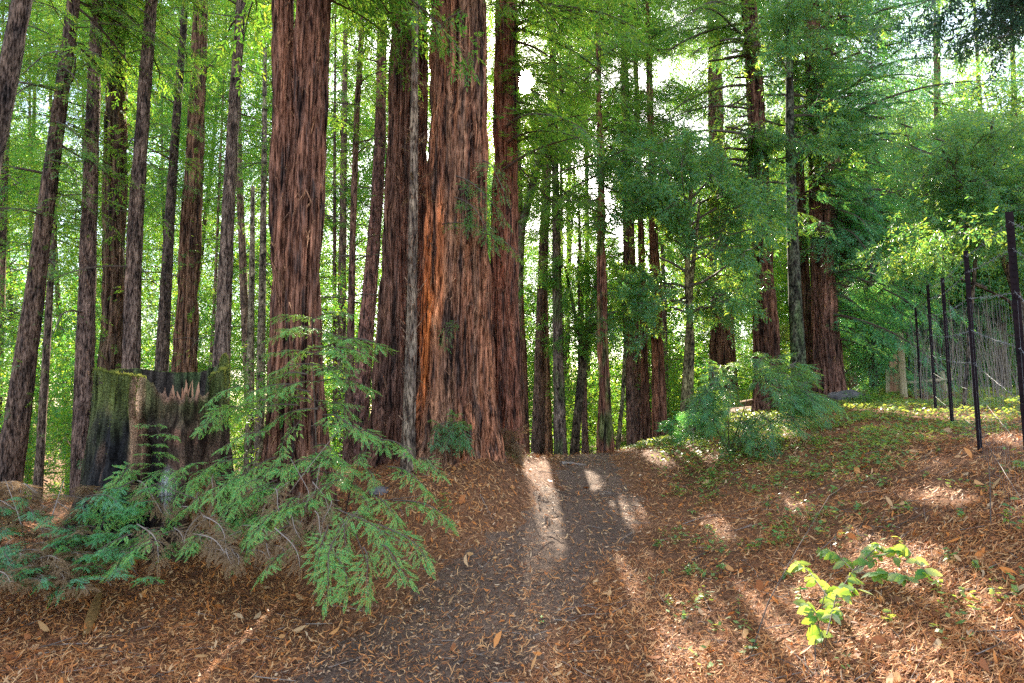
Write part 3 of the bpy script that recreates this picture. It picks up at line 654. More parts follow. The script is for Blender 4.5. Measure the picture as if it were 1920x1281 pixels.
tree('redwood_tree', 'second trunk of the row right of the path crest', 'tree', 21, [(1199,880,20),(1192,680,17),(1186,500,14),(1180,330,11)], 'fir', (.17,.09,.065), top=14, crown=[(12,460,180,.8,1.9,-25,10)], leaf='leaf_redwood', bare=6)
tree('redwood_tree', 'dark trunk in the middle of the row right of the path crest', 'tree', 19.5, [(1215,875,21),(1209,690,16),(1204,540,13)], 'redwood', (.12,.065,.05), top=12, crown=[(12,540,240,.8,1.8,-25,10)], leaf='leaf_redwood', fib=60)
tree('redwood_tree', 'broadest reddish trunk at the right end of the row beyond the crest', 'tree', 18.5, [(1240,865,26),(1233,690,23),(1229,540,20),(1224,370,15)], 'redwood', (.19,.095,.072), top=15, crown=[(14,480,150,.9,2.,-25,10)], leaf='leaf_teal', fib=80, bare=5)
tree('slender_tree', 'thin grey trunk touching the broadest trunk of the row', 'tree', 23, [(1253,860,11),(1248,680,9),(1243,500,8),(1238,330,6)], 'fir', (.17,.12,.10), top=13, crown=[(8,420,200,.8,1.9,-25,10)], leaf='leaf_redwood')
tree('bay_tree', 'mossy crooked double-stemmed tree left of the bushy sapling', 'tree', 15, None, 'smooth', (.15,.12,.06), parts=[
     [(1288,850,18),(1292,740,14),(1297,640,11),(1288,540,10),(1291,430,9),(1298,330,6)], [(1278,850,14),(1284,720,11),(1290,620,9),(1297,520,8),(1310,400,5)]], top=7.5, crown=[(34,600,180,1.2,3.2,-10,35,(-180,180),'bay')], leaf='leaf_bay', flare=.3)
tree('tree_stump', 'low dark stump at the foot of the crooked mossy tree', 'stump', 16, [(1297,860,34),(1296,780,26)], 'redwood', (.05,.035,.03), top=P(1296,750,16)[2], res=(60,40))
tree('redwood_tree', 'background red-brown redwood behind the left of the bushy sapling', 'tree', 26, [(1358,790,48),(1354,640,42),(1350,480,36),(1346,330,30)], 'redwood', (.17,.10,.075), top=26, crown=[(22,600,0,1.4,3.2,-30,5)], leaf='leaf_redwood', fib=80)
# ------------------------------------------------------------------ the right-hand group
tree('redwood_tree', 'dark straight redwood rising behind the bushy sapling', 'tree', 16.5, [(1442,760,48),(1437,660,43),(1428,430,37),(1418,230,32),(1406,40,28)], 'redwood', (.115,.06,.048), top=26, fib=150,
     crown=[(12,480,330,1.2,2.6,-20,15,(-150,150)), (22,345,180,.9,2.2,-45,0,(-85,85)), (34,340,-160,1.6,3.6,-25,15,(-180,180),'conifer'), (12,420,0,2.4,4.2,-25,10,(-130,-50),'conifer')], leaf='leaf_redwood', tpl='conifer', bare=3)
tree('smooth_trunk_tree', 'grey-green lichen-covered smooth trunk left of the right-hand redwood', 'tree', 15.6, [(1500,740,26),(1493,600,24),(1485,420,20),(1481,250,16),(1480,120,13)], 'smooth', (.085,.085,.065), moss=(.07,.10,.045), moss_h=0, top=9,
     crown=[(20,420,40,1.2,3.,-15,25,(-180,180),'bay')], leaf='leaf_bay')
tree('redwood_tree', 'dark shaded trunk squeezed between the lichened trunk and the right-hand redwood', 'tree', 18.8, [(1520,750,26),(1512,620,23),(1503,450,20),(1496,300,18)], 'redwood', (.085,.05,.042), top=16, fib=60, crown=[(12,380,60,1.2,2.6,-25,10)], leaf='leaf_teal')
tree('redwood_tree', 'largest redwood of the right-hand group with grey stripes and a root-flared foot', 'tree', 17.2, [(1556,752,52),(1548,620,43),(1541,450,38),(1532,230,32),(1520,0,28)], 'redwood', (.155,.085,.075), flare=.4, flare_h=.7, top=28, fib=260,
     crown=[(12,600,470,1.4,2.4,-40,0,(30,150)), (16,460,270,.9,2.4,-45,0,(-85,85)), (16,560,380,2.4,3.8,-30,5,(40,140)), (36,420,-140,1.8,4.0,-25,12), (16,300,-60,3.0,4.6,-20,15,(20,150)), (26,470,80,1.6,3.0,-25,5,(-60,70)), (30,640,150,1.6,3.6,-40,-5,(50,130))], leaf='leaf_teal', tpl='conifer', bare=4)
tree('redwood_tree', 'lighter trunk half hidden behind the right of the right-hand redwood', 'tree', 21, [(1588,752,32),(1583,650,28),(1577,520,24)], 'redwood', (.21,.135,.11), top=18, fib=80, crown=[(16,560,200,1.6,3.6,-25,10,(10,170),'conifer')], leaf='leaf_teal')
tree('fir_tree', 'drooping dense evergreen with feathery boughs between the right-hand redwood and the fence', 'tree', 18.5, [(1640,760,16),(1634,600,14),(1628,400,11),(1625,240,8)], 'fir', (.08,.06,.045), top=10.5,
     crown=[(62,690,230,1.1,2.7,-38,-5,(-180,180),'conifer')], leaf='leaf_teal')
tree('bay_tree', 'thin arching tree behind the fence with a long low side branch', 'tree', 11.5, None, 'smooth', (.09,.065,.05), parts=[
     [(1935,760,16),(1918,590,15),(1888,500,12),(1862,440,10),(1838,360,8),(1790,315,6),(1766,280,4)], [(1960,640,10),(1890,562,8),(1830,535,6),(1760,505,5),(1720,490,3)], [(1838,365,6),(1850,300,5),(1862,220,4)]], ground_it=True, top=5.2,
     crown=[(26,470,150,1.0,2.4,-10,35,(-180,180),'bay')], leaf='leaf_bay', flare=.1,
     extra=hang([((1850,540,11.5),(1700,470,11.2)), ((1790,515,11.5),(1680,440,11.)), ((1838,360,11.5),(1740,420,11.3)), ((1800,320,11.5),(1720,350,11.3))], 'bay'))
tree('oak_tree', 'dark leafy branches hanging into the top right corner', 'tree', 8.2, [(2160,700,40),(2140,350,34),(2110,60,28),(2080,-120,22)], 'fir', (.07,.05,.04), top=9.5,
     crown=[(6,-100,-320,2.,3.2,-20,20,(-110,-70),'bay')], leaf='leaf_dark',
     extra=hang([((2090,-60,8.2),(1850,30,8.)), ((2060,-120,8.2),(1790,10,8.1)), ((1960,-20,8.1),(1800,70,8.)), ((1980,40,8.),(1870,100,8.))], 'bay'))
for i, (x0, d0, lab, hh) in enumerate([(1760,23,'broad bay tree with bluish leaves behind the middle fence posts',8.6), (1880,20,'broad bay tree with bluish leaves at the right edge beyond the fence',8.2), (1660,30,'tall leafy tree filling the gap right of the right-hand redwood',11), (1950,27,'leafy yellow-green tree far right beyond the fence',9.5)]):
    tree('bay_tree', lab, 'tree', d0, [(x0,760,18),(x0-6,560,15),(x0+8,420,11),(x0-4,280,7)], 'smooth', (.11,.085,.06), top=hh, crown=[(60,640,190,1.4,3.4,-10,40,(-180,180),'bay')], leaf=['leaf_bay','leaf_bay','leaf_bay','leaf_lit'][i])

# leafy trees and thin trunks further back
rg = np.random.default_rng(77)
for i in range(30):
    d0 = rg.uniform(22, 40); x0 = rg.uniform(-60, 1420) if i < 24 else rg.uniform(1420, 1980)
    if 935 < x0 < 1010: x0 += 90
    wpx = rg.uniform(.14, .42)*FPX/d0; ln = rg.normal(0, 12)
    tree('slender_tree', 'slim far trunk standing back in the sunlit green wood', 'tree', d0, [(x0,840,wpx),(x0+ln,560,wpx*.8),(x0+ln*1.6,330,wpx*.65)], 'fir', tuple(np.array([.16,.10,.07])*rg.uniform(.6,1.4)), top=rg.uniform(10, 17)+d0*.05, group='slim trunks far back in the wood',
         crown=[(16,640,-60,1.2,2.8,-25,10)], leaf='leaf_lit' if x0 < 1300 else 'leaf_redwood', res=(12, 50))

# ------------------------------------------------------------------ the wood beyond, one leafy mass
def woodland(name, crowns, leaf, seed, kind='broad', dens=1.0, cull=True):
    rg = np.random.default_rng(seed); F = Fol(); pos, xd, nz, sc = [], [], [], []
    for (x, y, z, rx, rz, ts) in crowns:
        n = int(dens*34*(rx*rx*2+rx*rz*2)/(ts*ts)*.16)
        u = norm(rg.normal(0, 1, (n, 3))); rr = rg.uniform(.35, 1.0, (n, 1))**.6
        lump = .72+.5*vnoise(u[:, 0]*2.2+x, u[:, 1]*2.2+y, u[:, 2]*2.2+z)[:, None]
        p = np.array([x, y, z])+u*rr*lump*np.array([rx, rx, rz])
        hz = H(p[:, 0], p[:, 1]); p[:, 2] = np.maximum(p[:, 2], hz+.1)
        pos.append(p); xd.append(norm(u*.6+rg.normal(0, .6, (n, 3))+np.array([0, 0, -.25]))); nz.append(rg.normal(0, .6, (n, 3))+np.array([0, 0, .8])); sc.append(ts*rg.uniform(.6, 1.3, n))
    for (x, y, z, rx, rz, ts) in crowns:
        m_ = 7; u = norm(rg.normal(0, 1, (m_, 3))*np.array([1, 1, .5])); q0 = np.tile([x, y, z-.3*rz], (m_, 1))+rg.normal(0, .15, (m_, 3))*rx; q1 = q0+u*rx*rg.uniform(.6, 1.15, (m_, 1))
        F.wood(q0, q1, .014*rx+.006, .004*rx); qm = (q0+q1)/2; F.wood(qm, qm+norm(u+rg.normal(0, .7, (m_, 3)))*rx*.5, .007*rx+.003, .003)
    F.twigs(kind, np.concatenate(pos), np.concatenate(xd), np.concatenate(nz), np.concatenate(sc))
    V, Fq_, mi = F.arrays(rg, cull)
    return tag(mesh_obj(name, V, Fq_, [M[leaf], M['twig']], None, mi), kind='stuff')
rg = np.random.default_rng(31)
def crowns_at(n, pxr, pyr, dr, rxr, ts, rzr=(.8, 1.5), acc=None):
    out = []
    while len(out) < n:
        px, py, d = rg.uniform(*pxr), rg.uniform(*pyr), rg.uniform(*dr)
        if acc and rg.random() > acc(px, py): continue
        p = P(px, py, d); r = rg.uniform(*rxr)
        if 940 < px < 1030 and 60 < py < 250: continue
        if p[2] < H(p[0], p[1])+.2: p[2] = H(p[0], p[1])+.4*r
        out.append((*p, r, r*rg.uniform(*rzr), ts*rg.uniform(.85, 1.2)))
    return out
woodland('woodland', crowns_at(200, (-420, 720), (-60, 860), (26, 46), (.9, 2.2), .50), 'leaf_lit', 1)
woodland('woodland', crowns_at(150, (-450, 720), (-330, 420), (23, 40), (.8, 2.0), .42, acc=lambda x, y: .35+.65*vnoise(x*.008, y*.008, 3.)), 'leaf_lit', 11)
woodland('woodland', crowns_at(140, (640, 1420), (-260, 430), (22, 40), (.6, 1.5), .40, acc=lambda x, y: .3+.7*vnoise(x*.01, y*.01, 8.)), 'leaf_redwood', 12)
woodland('woodland', crowns_at(46, (1060, 1340), (30, 420), (30, 44), (.8, 1.8), .42), 'leaf_redwood', 17)
woodland('woodland', crowns_at(60, (360, 760), (230, 720), (28, 44), (.7, 1.7), .42), 'leaf_lit', 18)
woodland('woodland', crowns_at(170, (975, 1360), (-120, 640), (24, 42), (.6, 1.5), .38, acc=lambda x, y: 1.), 'leaf_lit', 14)
woodland('woodland', crowns_at(95, (1300, 2200), (-120, 480), (22, 36), (.9, 2.1), .42, acc=lambda x, y: 1. if (x < 1650 or y > 150) else 0.), 'leaf_bay', 13)
woodland('woodland', crowns_at(60, (-300, 660), (560, 900), (17, 27), (.6, 1.4), .34), 'leaf_lit', 2)
woodland('woodland', crowns_at(95, (600, 1340), (330, 880), (30, 46), (.9, 1.9), .48, acc=lambda x, y: .35+.65*smooth(380, 600, y)), 'leaf_lit', 3)
woodland('woodland', crowns_at(40, (980, 1340), (660, 880), (21, 30), (.6, 1.2), .34), 'leaf_redwood', 4)
woodland('woodland', crowns_at(110, (1280, 2300), (230, 790), (30, 48), (1., 2.4), .50, acc=lambda x, y: .5+.5*smooth(250, 420, y)), 'leaf_redwood', 5)
woodland('woodland', crowns_at(60, (1560, 2300), (430, 740), (21, 30), (.8, 1.8), .40), 'leaf_bay', 6)
woodland('woodland', crowns_at(330, (-700, 900), (-40, 860), (48, 75), (2.2, 4.6), .75), 'leaf_redwood', 7)
woodland('woodland', crowns_at(170, (850, 1500), (300, 860), (44, 70), (1.8, 4.0), .70), 'leaf_lit', 15)
woodland('woodland', crowns_at(180, (1400, 2700), (240, 800), (44, 75), (2.4, 4.8), .75), 'leaf_redwood', 16)

# thin pale saplings beyond the wire fence
q = MB(); rg = np.random.default_rng(8)
for i in range(170):
    d0 = rg.uniform(13.5, 22); p = P(rg.uniform(1715, 2050), 740, d0); z0 = float(H(p[0], p[1])); h = rg.uniform(1.4, 3.2); l = rg.normal(0, .12, 2)
    k = np.linspace(0, 1, 6); pts = np.stack([p[0]+l[0]*h*k+.05*np.sin(k*6+i), p[1]+l[1]*h*k, z0-.05+h*k], -1); q.add(polytube(pts, .011*(1-.7*k), 4))
tag(q.build('saplings_thicket', M['twig_pale']), kind='stuff')

# ------------------------------------------------------------------ the mossy burnt stump
def stump():
    c0 = P(312, 760, 8.1); bx, by = c0[0], 8.1; zb = float(H(bx, by-.6))-.25
    root = thing('tree_stump', (bx, by, zb+.2), 'big charred sawn-off stump with a mossy top and a splintered right side', 'stump')
    nth, nz = 300, 220; th = np.linspace(0, 2*np.pi, nth, endpoint=False); s = np.linspace(0, 1, nz)
    ztop = P(300, 700, 7.4)[2]
    # the right front quarter is broken lower, ending in splinters
    brk = np.exp(-(np.angle(np.exp(1j*(th-math.radians(-46))))/.42)**4)
    spl = vnoise(np.cos(th)*26, np.sin(th)*26, 3.3)
    top = ztop+.05*np.sin(th*2+1)+.03*(fbm(np.cos(th)*3, np.sin(th)*3, 1.)-.5)+.04*smooth(.3, 1.0, np.cos(th))+.13*smooth(.0, .6, np.sin(th)) - brk*(.36-.26*spl**2)
    top += .10*np.exp(-(np.angle(np.exp(1j*(th-math.radians(28))))/.10)**2)
    TH, S = np.meshgrid(th, s); ct, st = np.cos(TH), np.sin(TH); Z = zb+(top[None]-zb)*S; h = Z-zb
    r = .80+.07*np.cos(TH*2+.6)+.10*np.exp(-h/.4)*(1+.5*np.cos(TH*3+1.2))+.10*(1-np.clip(h/2.2, 0, 1))
    r = r*(1-.10*np.maximum(ct, 0))
    r = r+.12*(fbm(ct*1.6, st*1.6, h*.5, 2)-.5)*2
    foot = np.exp(-(np.angle(np.exp(1j*(TH-math.radians(-155))))/.35)**2); r = r+foot*(.22*np.exp(-h/.45))          # buttress on the left
    cav = np.exp(-(np.angle(np.exp(1j*(TH-math.radians(-74))))/.26)**2)*smooth(2.0, 1.3, h)*smooth(.1, .5, h); r = r-.42*cav      # burnt hollow
    ledge = np.exp(-(np.angle(np.exp(1j*(TH-math.radians(-50))))/.42)**6)*smooth(1.85, 1.6, h); r = r+.10*ledge
    vert = np.abs(2*vnoise(ct*8, st*8, h*.5)-1); r = r+(.05+.10*np.exp(-(np.angle(np.exp(1j*(TH-math.radians(-38))))/.6)**4))*(np.minimum(vert*2, 1)-.6)+.035*(vnoise(ct*26, st*26, h*2.5)-.5)+.04*(fbm(ct*9, st*9, h*8)-.5)
    X = bx+r*ct; Y = by+r*st; V = np.stack([X, Y, Z], -1).reshape(-1, 3)
    i = np.arange(nz-1)[:, None]*nth; k = np.arange(nth)[None]; k2 = (k+1) % nth
    F = np.stack([i+k, i+k2, i+nth+k2, i+nth+k], -1).reshape(-1, 4)
    # colours: charcoal, moss, bare wood
    n1 = fbm(ct*2.4, st*2.4, h*.9, 3); n2 = fbm(ct*5, st*5, h*2.2+7, 3); C = np.zeros(TH.shape+(3,)); C[:] = (.085, .052, .036)
    def lay(m, c):
        nonlocal C; m = np.clip(m, 0, 1)[..., None]; C = C*(1-m)+np.array(c)*m
    ang = lambda a: np.angle(np.exp(1j*(TH-math.radians(a))))
    lay(smooth(.33, .42, n1)*np.exp(-(ang(-112)/.8)**4)*smooth(2.25, 1.85, h+.3*n2), (.020, .019, .019))
    lay(np.exp(-(ang(-160)/.5)**4)*smooth(.9, .3, h+.3*n2), (.012, .012, .014))
    lay(smooth(1.45, 2.0, h+.8*(n2-.5)+.35*smooth(-120, -175, np.degrees(np.angle(np.exp(1j*TH)))))*(1-.6*np.exp(-(ang(-60)/.3)**2)), (.085, .10, .032))
    lay(np.exp(-(ang(-165)/.33)**2)*smooth(.5, .9, h)*smooth(.4, .55, n2), (.075, .09, .035))
    lay(np.exp(-((ang(-86)+.05*(n2-.5))/.10)**4)*smooth(.9, 1.3, h), (.46, .27, .16))
    lay(np.exp(-(ang(-50)/.3)**4)*smooth(1.0, 1.5, h)*smooth(.42, .55, n2), (.17, .085, .055))
    lay(cav*.9, (.012, .011, .011))
    lay(np.exp(-((ang(-62)+.06*np.sin(h*5))/.07)**2)*smooth(1.5, 1.2, h)*smooth(.5, .62, n2)*smooth(.2, .5, h), (.5, .5, .46))
    lay(np.exp(-(ang(-30)/.2)**4)*smooth(1.3, .8, h), (.34, .15, .05)); lay(np.exp(-(ang(-158)/.12)**2)*smooth(.72, .5, h)*smooth(.1, .2, h), (.22, .12, .08))
    lay(brk[None]*smooth(.95, 1., S)*.7, (.26, .15, .10))
    mesh_obj('trunk', V, F, M['stump'], root, None, False, C.reshape(-1, 3), (bx, by, zb+.2))
    # sunken top and its inner wall
    m = 14; rr = np.linspace(1, 0, m)**.8; tv = []
    for j, q_ in enumerate(rr):
        R = r[-1]*q_; z = np.where(j == 0, top-.005, top.mean()-.42-.10*(1-q_)+.03*(fbm(np.cos(th)*q_*4, np.sin(th)*q_*4, 2.)-.5))
        z = np.minimum(z, top-.01) if j < 2 else np.minimum(z, top.min()-.05); tv.append(np.stack([bx+R*np.cos(th)*.995, by+R*np.sin(th)*.995, z], -1))
    i = np.arange(m-1)[:, None]*nth; Ft = np.stack([i+k, i+nth+k, i+nth+k2, i+k2], -1).reshape(-1, 4)
    tv = np.array(tv).reshape(-1, 3); ct_ = np.tile(np.array([[.06, .045, .035]]), (len(tv), 1)); nm = smooth(.4, .55, fbm(tv[:, 0]*4, tv[:, 1]*4, 0.))[:, None]; ct_ = ct_*(1-nm)+np.array([[.06, .08, .03]])*nm
    mesh_obj('stump_top', tv, Ft, M['stump'], root, None, True, ct_, (bx, by, zb+.2))
    # moss cushion along the rim
    rg = np.random.default_rng(4); a = rg.uniform(math.radians(-200), math.radians(40), 14000); b = np.angle(np.exp(1j*(a-math.radians(-52)))); a = a[np.abs(b) > .48]; n = len(a)
    ti = np.mod((a/(2*np.pi)*nth).astype(int), nth); dz = -np.abs(rg.normal(0, .26, n))*(rg.random(n) < .75)+rg.uniform(-.01, .015, n)
    row = np.clip(((top[ti]+dz-zb)/(top[ti]-zb)*(nz-1)).astype(int), 0, nz-1); R = r[row, ti]
    p = np.stack([bx+R*np.cos(a)*rg.uniform(.96, 1.005, n), by+R*np.sin(a)*rg.uniform(.96, 1.005, n), top[ti]+dz], -1)
    d = np.stack([np.cos(a), np.sin(a), rg.uniform(.2, 1.6, n)], -1)+rg.normal(0, .4, (n, 3)); d = norm(d); l = rg.uniform(.012, .04, (n, 1)); sd = norm(np.cross(d, rg.normal(0, 1, (n, 3))))*.004
    Vm = np.stack([p-sd, p+sd, p+d*l+sd*.3, p+d*l-sd*.3], 1).reshape(-1, 3)
    mesh_obj('moss', Vm, np.arange(len(Vm)).reshape(-1, 4), leaf_mat('moss_tufts', [(.05, .07, .02), (.10, .13, .03), (.17, .17, .05)], [(.2, .25, .04), (.4, .4, .08)], .35, .9, .1), root, None, False, None, (bx, by, zb+.2))
    # splinters of torn wood on the broken side
    sp = MB()
    for j in range(11):
        a = math.radians(rg.uniform(-58, -34)); ti = int(a % (2*np.pi)/(2*np.pi)*nth) % nth; R = r[-1, ti]*rg.uniform(.86, .99); hgt = rg.uniform(.06, .22); w_ = rg.uniform(.012, .035)
        base = np.array([bx+R*math.cos(a), by+R*math.sin(a), top[ti]-.12]); tip = base+np.array([rg.normal(0, .03), rg.normal(0, .03), hgt+.10])
        sp.add(polytube(np.array([base, base*.45+tip*.55+rg.normal(0, .006, 3), tip]), np.array([w_, w_*.7, .002]), 4))
    sp.build('splinters', M['wood_red'], root, (bx, by, zb+.2))
stump()

# ------------------------------------------------------------------ near evergreen shrubs
def shrub(name, label, cat, base, stems, boughs, leaf, tpl, seed, fd=1.0, dead=0, woodm='twig', extra_leaf=None, spray=0, tscale=1.):
    rg = np.random.default_rng(seed); b = np.array(base); root = thing(name, b, label, cat); F = Fol(); W = MB()
    for st in stems:
        pts = np.array([P(q[0], q[1], q[2]*fd) for q in st]); pts[0] = b-[0, 0, .03]
        k = np.linspace(0, len(pts)-1, 14); pp = np.stack([np.interp(k, range(len(pts)), pts[:, i]) for i in range(3)], -1)
        for _ in range(2): pp[1:-1] = (pp[:-2]+2*pp[1:-1]+pp[2:])/4
        W.add(polytube(pp, np.linspace(st[0][3] if len(st[0]) > 3 else .012, .003, 14), 6))
        for j in range(spray):
            u = rg.uniform(.3, 1.); p = np.array([np.interp(u*13, range(14), pp[:, i]) for i in range(3)]); a = rg.uniform(0, 6.28)
            put(F, tpl, p, np.array([math.cos(a), math.sin(a), rg.uniform(-.35, .25)]), rg.uniform(.35, .75)*(1.15-.6*u), rg, tscale=tscale)
    for (a, c) in boughs:
        p0, p1 = P(a[0], a[1], a[2]*fd), P(c[0], c[1], c[2]*fd); put(F, tpl, p0, p1-p0, np.linalg.norm(p1-p0), rg, tscale=tscale)
    if stems: W.build('stem', M[woodm], root, b, True)
    F.build('foliage', M[leaf], M['twig_pale' if woodm == 'twig_pale' else 'twig'], rg, root, b, cull=False)
    return root
rg = np.random.default_rng(55)
# upright sapling, sunlit, in front of the two-stemmed redwood
bs = []
for y in np.linspace(600, 900, 19):
    for sg in (-1, 1):
        ln = rg.uniform(45, 120)*(.55+.45*min(1, (y-560)/160))
        if rg.random() < .2: continue
        bs.append(((588+rg.normal(0, 5), y, 6.5), (588+sg*ln, y+rg.uniform(-25, 35), 6.5+rg.uniform(-.5, .4))))
bs += [((560,720,6.5),(450,735,6.3)), ((560,760,6.5),(440,770,6.2)), ((560,790,6.4),(520,850,6.1)), ((600,640,6.5),(690,640,6.3)), ((600,650,6.5),(720,630,6.2)), ((590,620,6.5),(500,625,6.4)), ((590,600,6.5),(560,590,6.4)), ((590,700,6.5),(660,690,6.3)),((600,780,6.4),(690,800,6.0))]
shrub('young_redwood', 'upright sunlit redwood sapling in front of the two-stemmed trunk', 'sapling', onground(590, 985), [[(600,1000,6.55,.014),(594,850,6.5),(588,720,6.5),(584,588,6.5)]], bs, 'leaf_near', 'near', 21, fd=1.16, tscale=1.05)
# spreading fronds beside the path
bs = []
for (tx, ty, dd) in [(790,850,6.2),(810,905,6.0),(830,880,6.1),(780,830,6.3),(845,960,5.7),(860,990,5.6),(825,1010,5.4),(800,1040,5.3),(770,1070,5.1),(785,1095,5.0),(735,1090,5.0),(700,1110,4.95),(655,1105,4.95),(640,1140,4.85),(600,1075,5.1),(560,1010,5.4),(520,960,5.6),(620,960,5.7),(690,950,5.7),(750,960,5.6),(720,1000,5.4),(660,1030,5.3),(700,905,6.0),(740,870,6.2),(760,930,5.8),(600,1120,4.9),(560,1060,5.2),(720,830,6.4),(680,860,6.2),(640,900,6.0),(540,940,5.7),(480,1070,5.1),(440,1040,5.3)]:
    if rg.random() < .2: continue
    sx, sy = 628+rg.normal(0, 18), min(985, ty)-rg.uniform(-10, 60); sx += (tx-628)*rg.uniform(.35, .7); sy = sy+(ty-sy)*.35
    bs.append(((sx, sy, dd+.35), (tx, ty, dd)))
shrub('young_redwood', 'bright green spreading redwood shoots beside the path in front of the big trunks', 'sapling', onground(640, 1000),
      [[(640,1010,6.2,.012),(660,900,6.3),(700,815,6.4)], [(640,1010,6.2,.01),(700,940,6.0),(790,930,5.9)], [(640,1010,6.2,.01),(690,980,5.7),(760,1020,5.3)], [(635,1010,6.2,.01),(650,960,5.9),(690,1060,5.1)], [(630,1010,6.2,.01),(600,970,5.8),(590,1060,5.2)], [(630,1005,6.2,.01),(560,930,6.0),(470,1000,5.6)]], bs, 'leaf_near', 'near', 22, fd=1.16, tscale=1.25)
# low shoots in front of the stump
bs = []
for i in range(54):
    tx = rg.uniform(150, 560); ty = rg.uniform(850, 1010)+(560-tx)*.12; dd = 6.55-(ty-850)/400*1.6+rg.normal(0, .12)
    bs.append(((tx+rg.uniform(40, 110), ty-rg.uniform(10, 60), dd+.4), (tx, ty, dd)))
bs += [((300,905,6.4),(215,960,6.1)), ((250,900,6.4),(130,985,6.)), ((250,1000,5.6),(130,1065,5.4)), ((300,1010,5.5),(200,1060,5.25)), ((420,760,6.7),(370,800,6.4)), ((480,770,6.7),(400,760,6.4)), ((500,750,6.7),(390,790,6.5)), ((470,720,6.8),(385,745,6.5)), ((500,810,6.6),(410,830,6.3))]
for y in np.linspace(800, 890, 6):
    for sg in (-1, 1): bs.append(((286,y,6.6),(286+sg*rg.uniform(18, 45),y-6,6.5)))
shrub('young_redwood', 'low sprawling redwood shoots in front of the charred stump', 'sapling', onground(400, 1000), [[(420,1000,6.4,.012),(380,940,6.3),(300,910,6.3)], [(286,960,6.6,.008),(286,790,6.6)], [(430,1000,6.4,.01),(330,990,5.9),(190,1050,5.5)], [(430,1000,6.4,.01),(470,880,6.6),(500,740,6.75)], [(430,1000,6.3,.01),(440,930,6.2),(520,900,6.1)]], bs, 'leaf_near', 'near', 23, fd=1.09, tscale=1.25)
# dry brown brush at the left edge and under the shoots
bs = []
for i in range(120):
    tx = rg.uniform(-80, 180); ty = rg.uniform(900, 1090); dd = 6.3-(ty-900)/190*1.2+rg.normal(0, .1); bs.append(((tx+rg.uniform(-70, 70), ty+rg.uniform(0, 50), dd+.3), (tx, ty, dd)))
shrub('dry_brush', 'tangle of dry brown fronds at the left edge', 'brush', onground(60, 1090), [[(60,1095,5.3,.008),(40,980,5.8),(10,900,6.1)], [(60,1095,5.3,.008),(100,960,5.9),(120,900,6.2)]], bs, 'leaf_dry', 'near', 24, fd=1.09, tscale=1.3, woodm='twig_pale')
bs = []
for i in range(50):
    tx = rg.uniform(-60, 270); ty = rg.uniform(905, 1080); dd = 6.1-(ty-900)/190*1.1; bs.append(((tx+rg.uniform(-60, 60), ty+rg.uniform(-10, 40), dd+.3), (tx, ty, dd)))
shrub('low_shrub', 'dark green fern-like shrub under the dry fronds at the left edge', 'shrub', onground(120, 1080), [[(120,1085,5.4,.008),(90,1010,5.6),(60,970,5.8)]], bs, 'leaf_teal', 'near', 25, fd=1.09, tscale=1.3)
bs = []
for i in range(46):
    tx = rg.uniform(300, 640); ty = rg.uniform(930, 1050); dd = 6.3-(ty-930)/130*.9; bs.append(((tx+rg.uniform(-60, 60), ty+rg.uniform(-60, 0), dd+.35), (tx, ty, dd)))
shrub('dry_brush', 'rusty dead shoots tangled under the green redwood sprays', 'brush', onground(470, 1030), [[(500,1020,6.,.006),(560,900,6.2),(640,800,6.4)], [(500,1020,6.,.006),(590,930,6.1),(600,870,6.2)], [(560,1020,5.9,.006),(590,940,6.),(545,860,6.2)]], bs, 'leaf_dry', 'near', 26, fd=1.09, tscale=1.2, woodm='twig_pale')
# shoots at the foot of the big trunks
for (x, y, d0, lab, n, lf) in [(845,800,9.0,'pale grey-green shoots growing on the foot of the thickest trunk',22,'leaf_bay'), (948,830,10.6,'greyish dry bush in the angle right of the thickest trunk',26,'leaf_dry')]:
    bs = []
    for i in range(n):
        a = rg.uniform(-1, 1); bs.append(((x+a*12, y+30-rg.uniform(0, 45), d0), (x+a*42, y+rg.uniform(-40, 50), d0-rg.uniform(.1, .5))))
    shrub('redwood_shoots', lab, 'shoots', onground(x, 872), [[(x,y+60,d0,.01),(x-3,y,d0),(x,y-40,d0)]], bs, lf, 'near', int(x))
# bushy sapling on the right
bs = []
for i in range(165):
    a = rg.uniform(0, 6.28); rr = rg.uniform(.2, 1)**.6; tx = 1420+rr*math.cos(a)*140; ty = 748+rr*math.sin(a)*98; tx += (755-ty)*.25
    if ty > 815 and tx < 1340: continue
    dd = 10.6+rg.uniform(-.9, .9); bs.append(((tx*.72+1400*.28, ty*.75+780*.25-10, 10.7), (tx+rg.uniform(-10, 25), ty+rg.uniform(-5, 20), dd)))
shrub('bushy_sapling', 'bushy evergreen sapling with several dark stems right of the path', 'sapling', onground(1368, 852), [[(1368,858,10.8,.02),(1365,800,10.7),(1366,740,10.7)], [(1362,858,10.8,.015),(1345,810,10.7),(1340,740,10.6)], [(1372,858,10.8,.02),(1405,805,10.6),(1450,740,10.6)], [(1372,858,10.8,.015),(1430,800,10.8),(1520,740,10.8)], [(1368,858,10.8,.015),(1390,780,10.9),(1420,690,10.9)]], bs, 'leaf_bay', 'long', 27, tscale=1.15)
bs = []
for i in range(60): 
    a = rg.uniform(0, 6.28); rr = rg.uniform(.1, 1)**.6; tx = 1300+rr*math.cos(a)*62; ty = 800+rr*math.sin(a)*50; bs.append(((1305+.4*(tx-1305), 815+.3*(ty-815), 13), (tx, ty, 13+rg.uniform(-.6, .6))))
shrub('low_shrub', 'grey-green feathery shrub left of the bushy sapling', 'shrub', onground(1300, 846), [[(1305,856,13,.012),(1300,800,13),(1290,760,13)]], bs, 'leaf_teal', 'long', 28, tscale=1.4)
bs = []
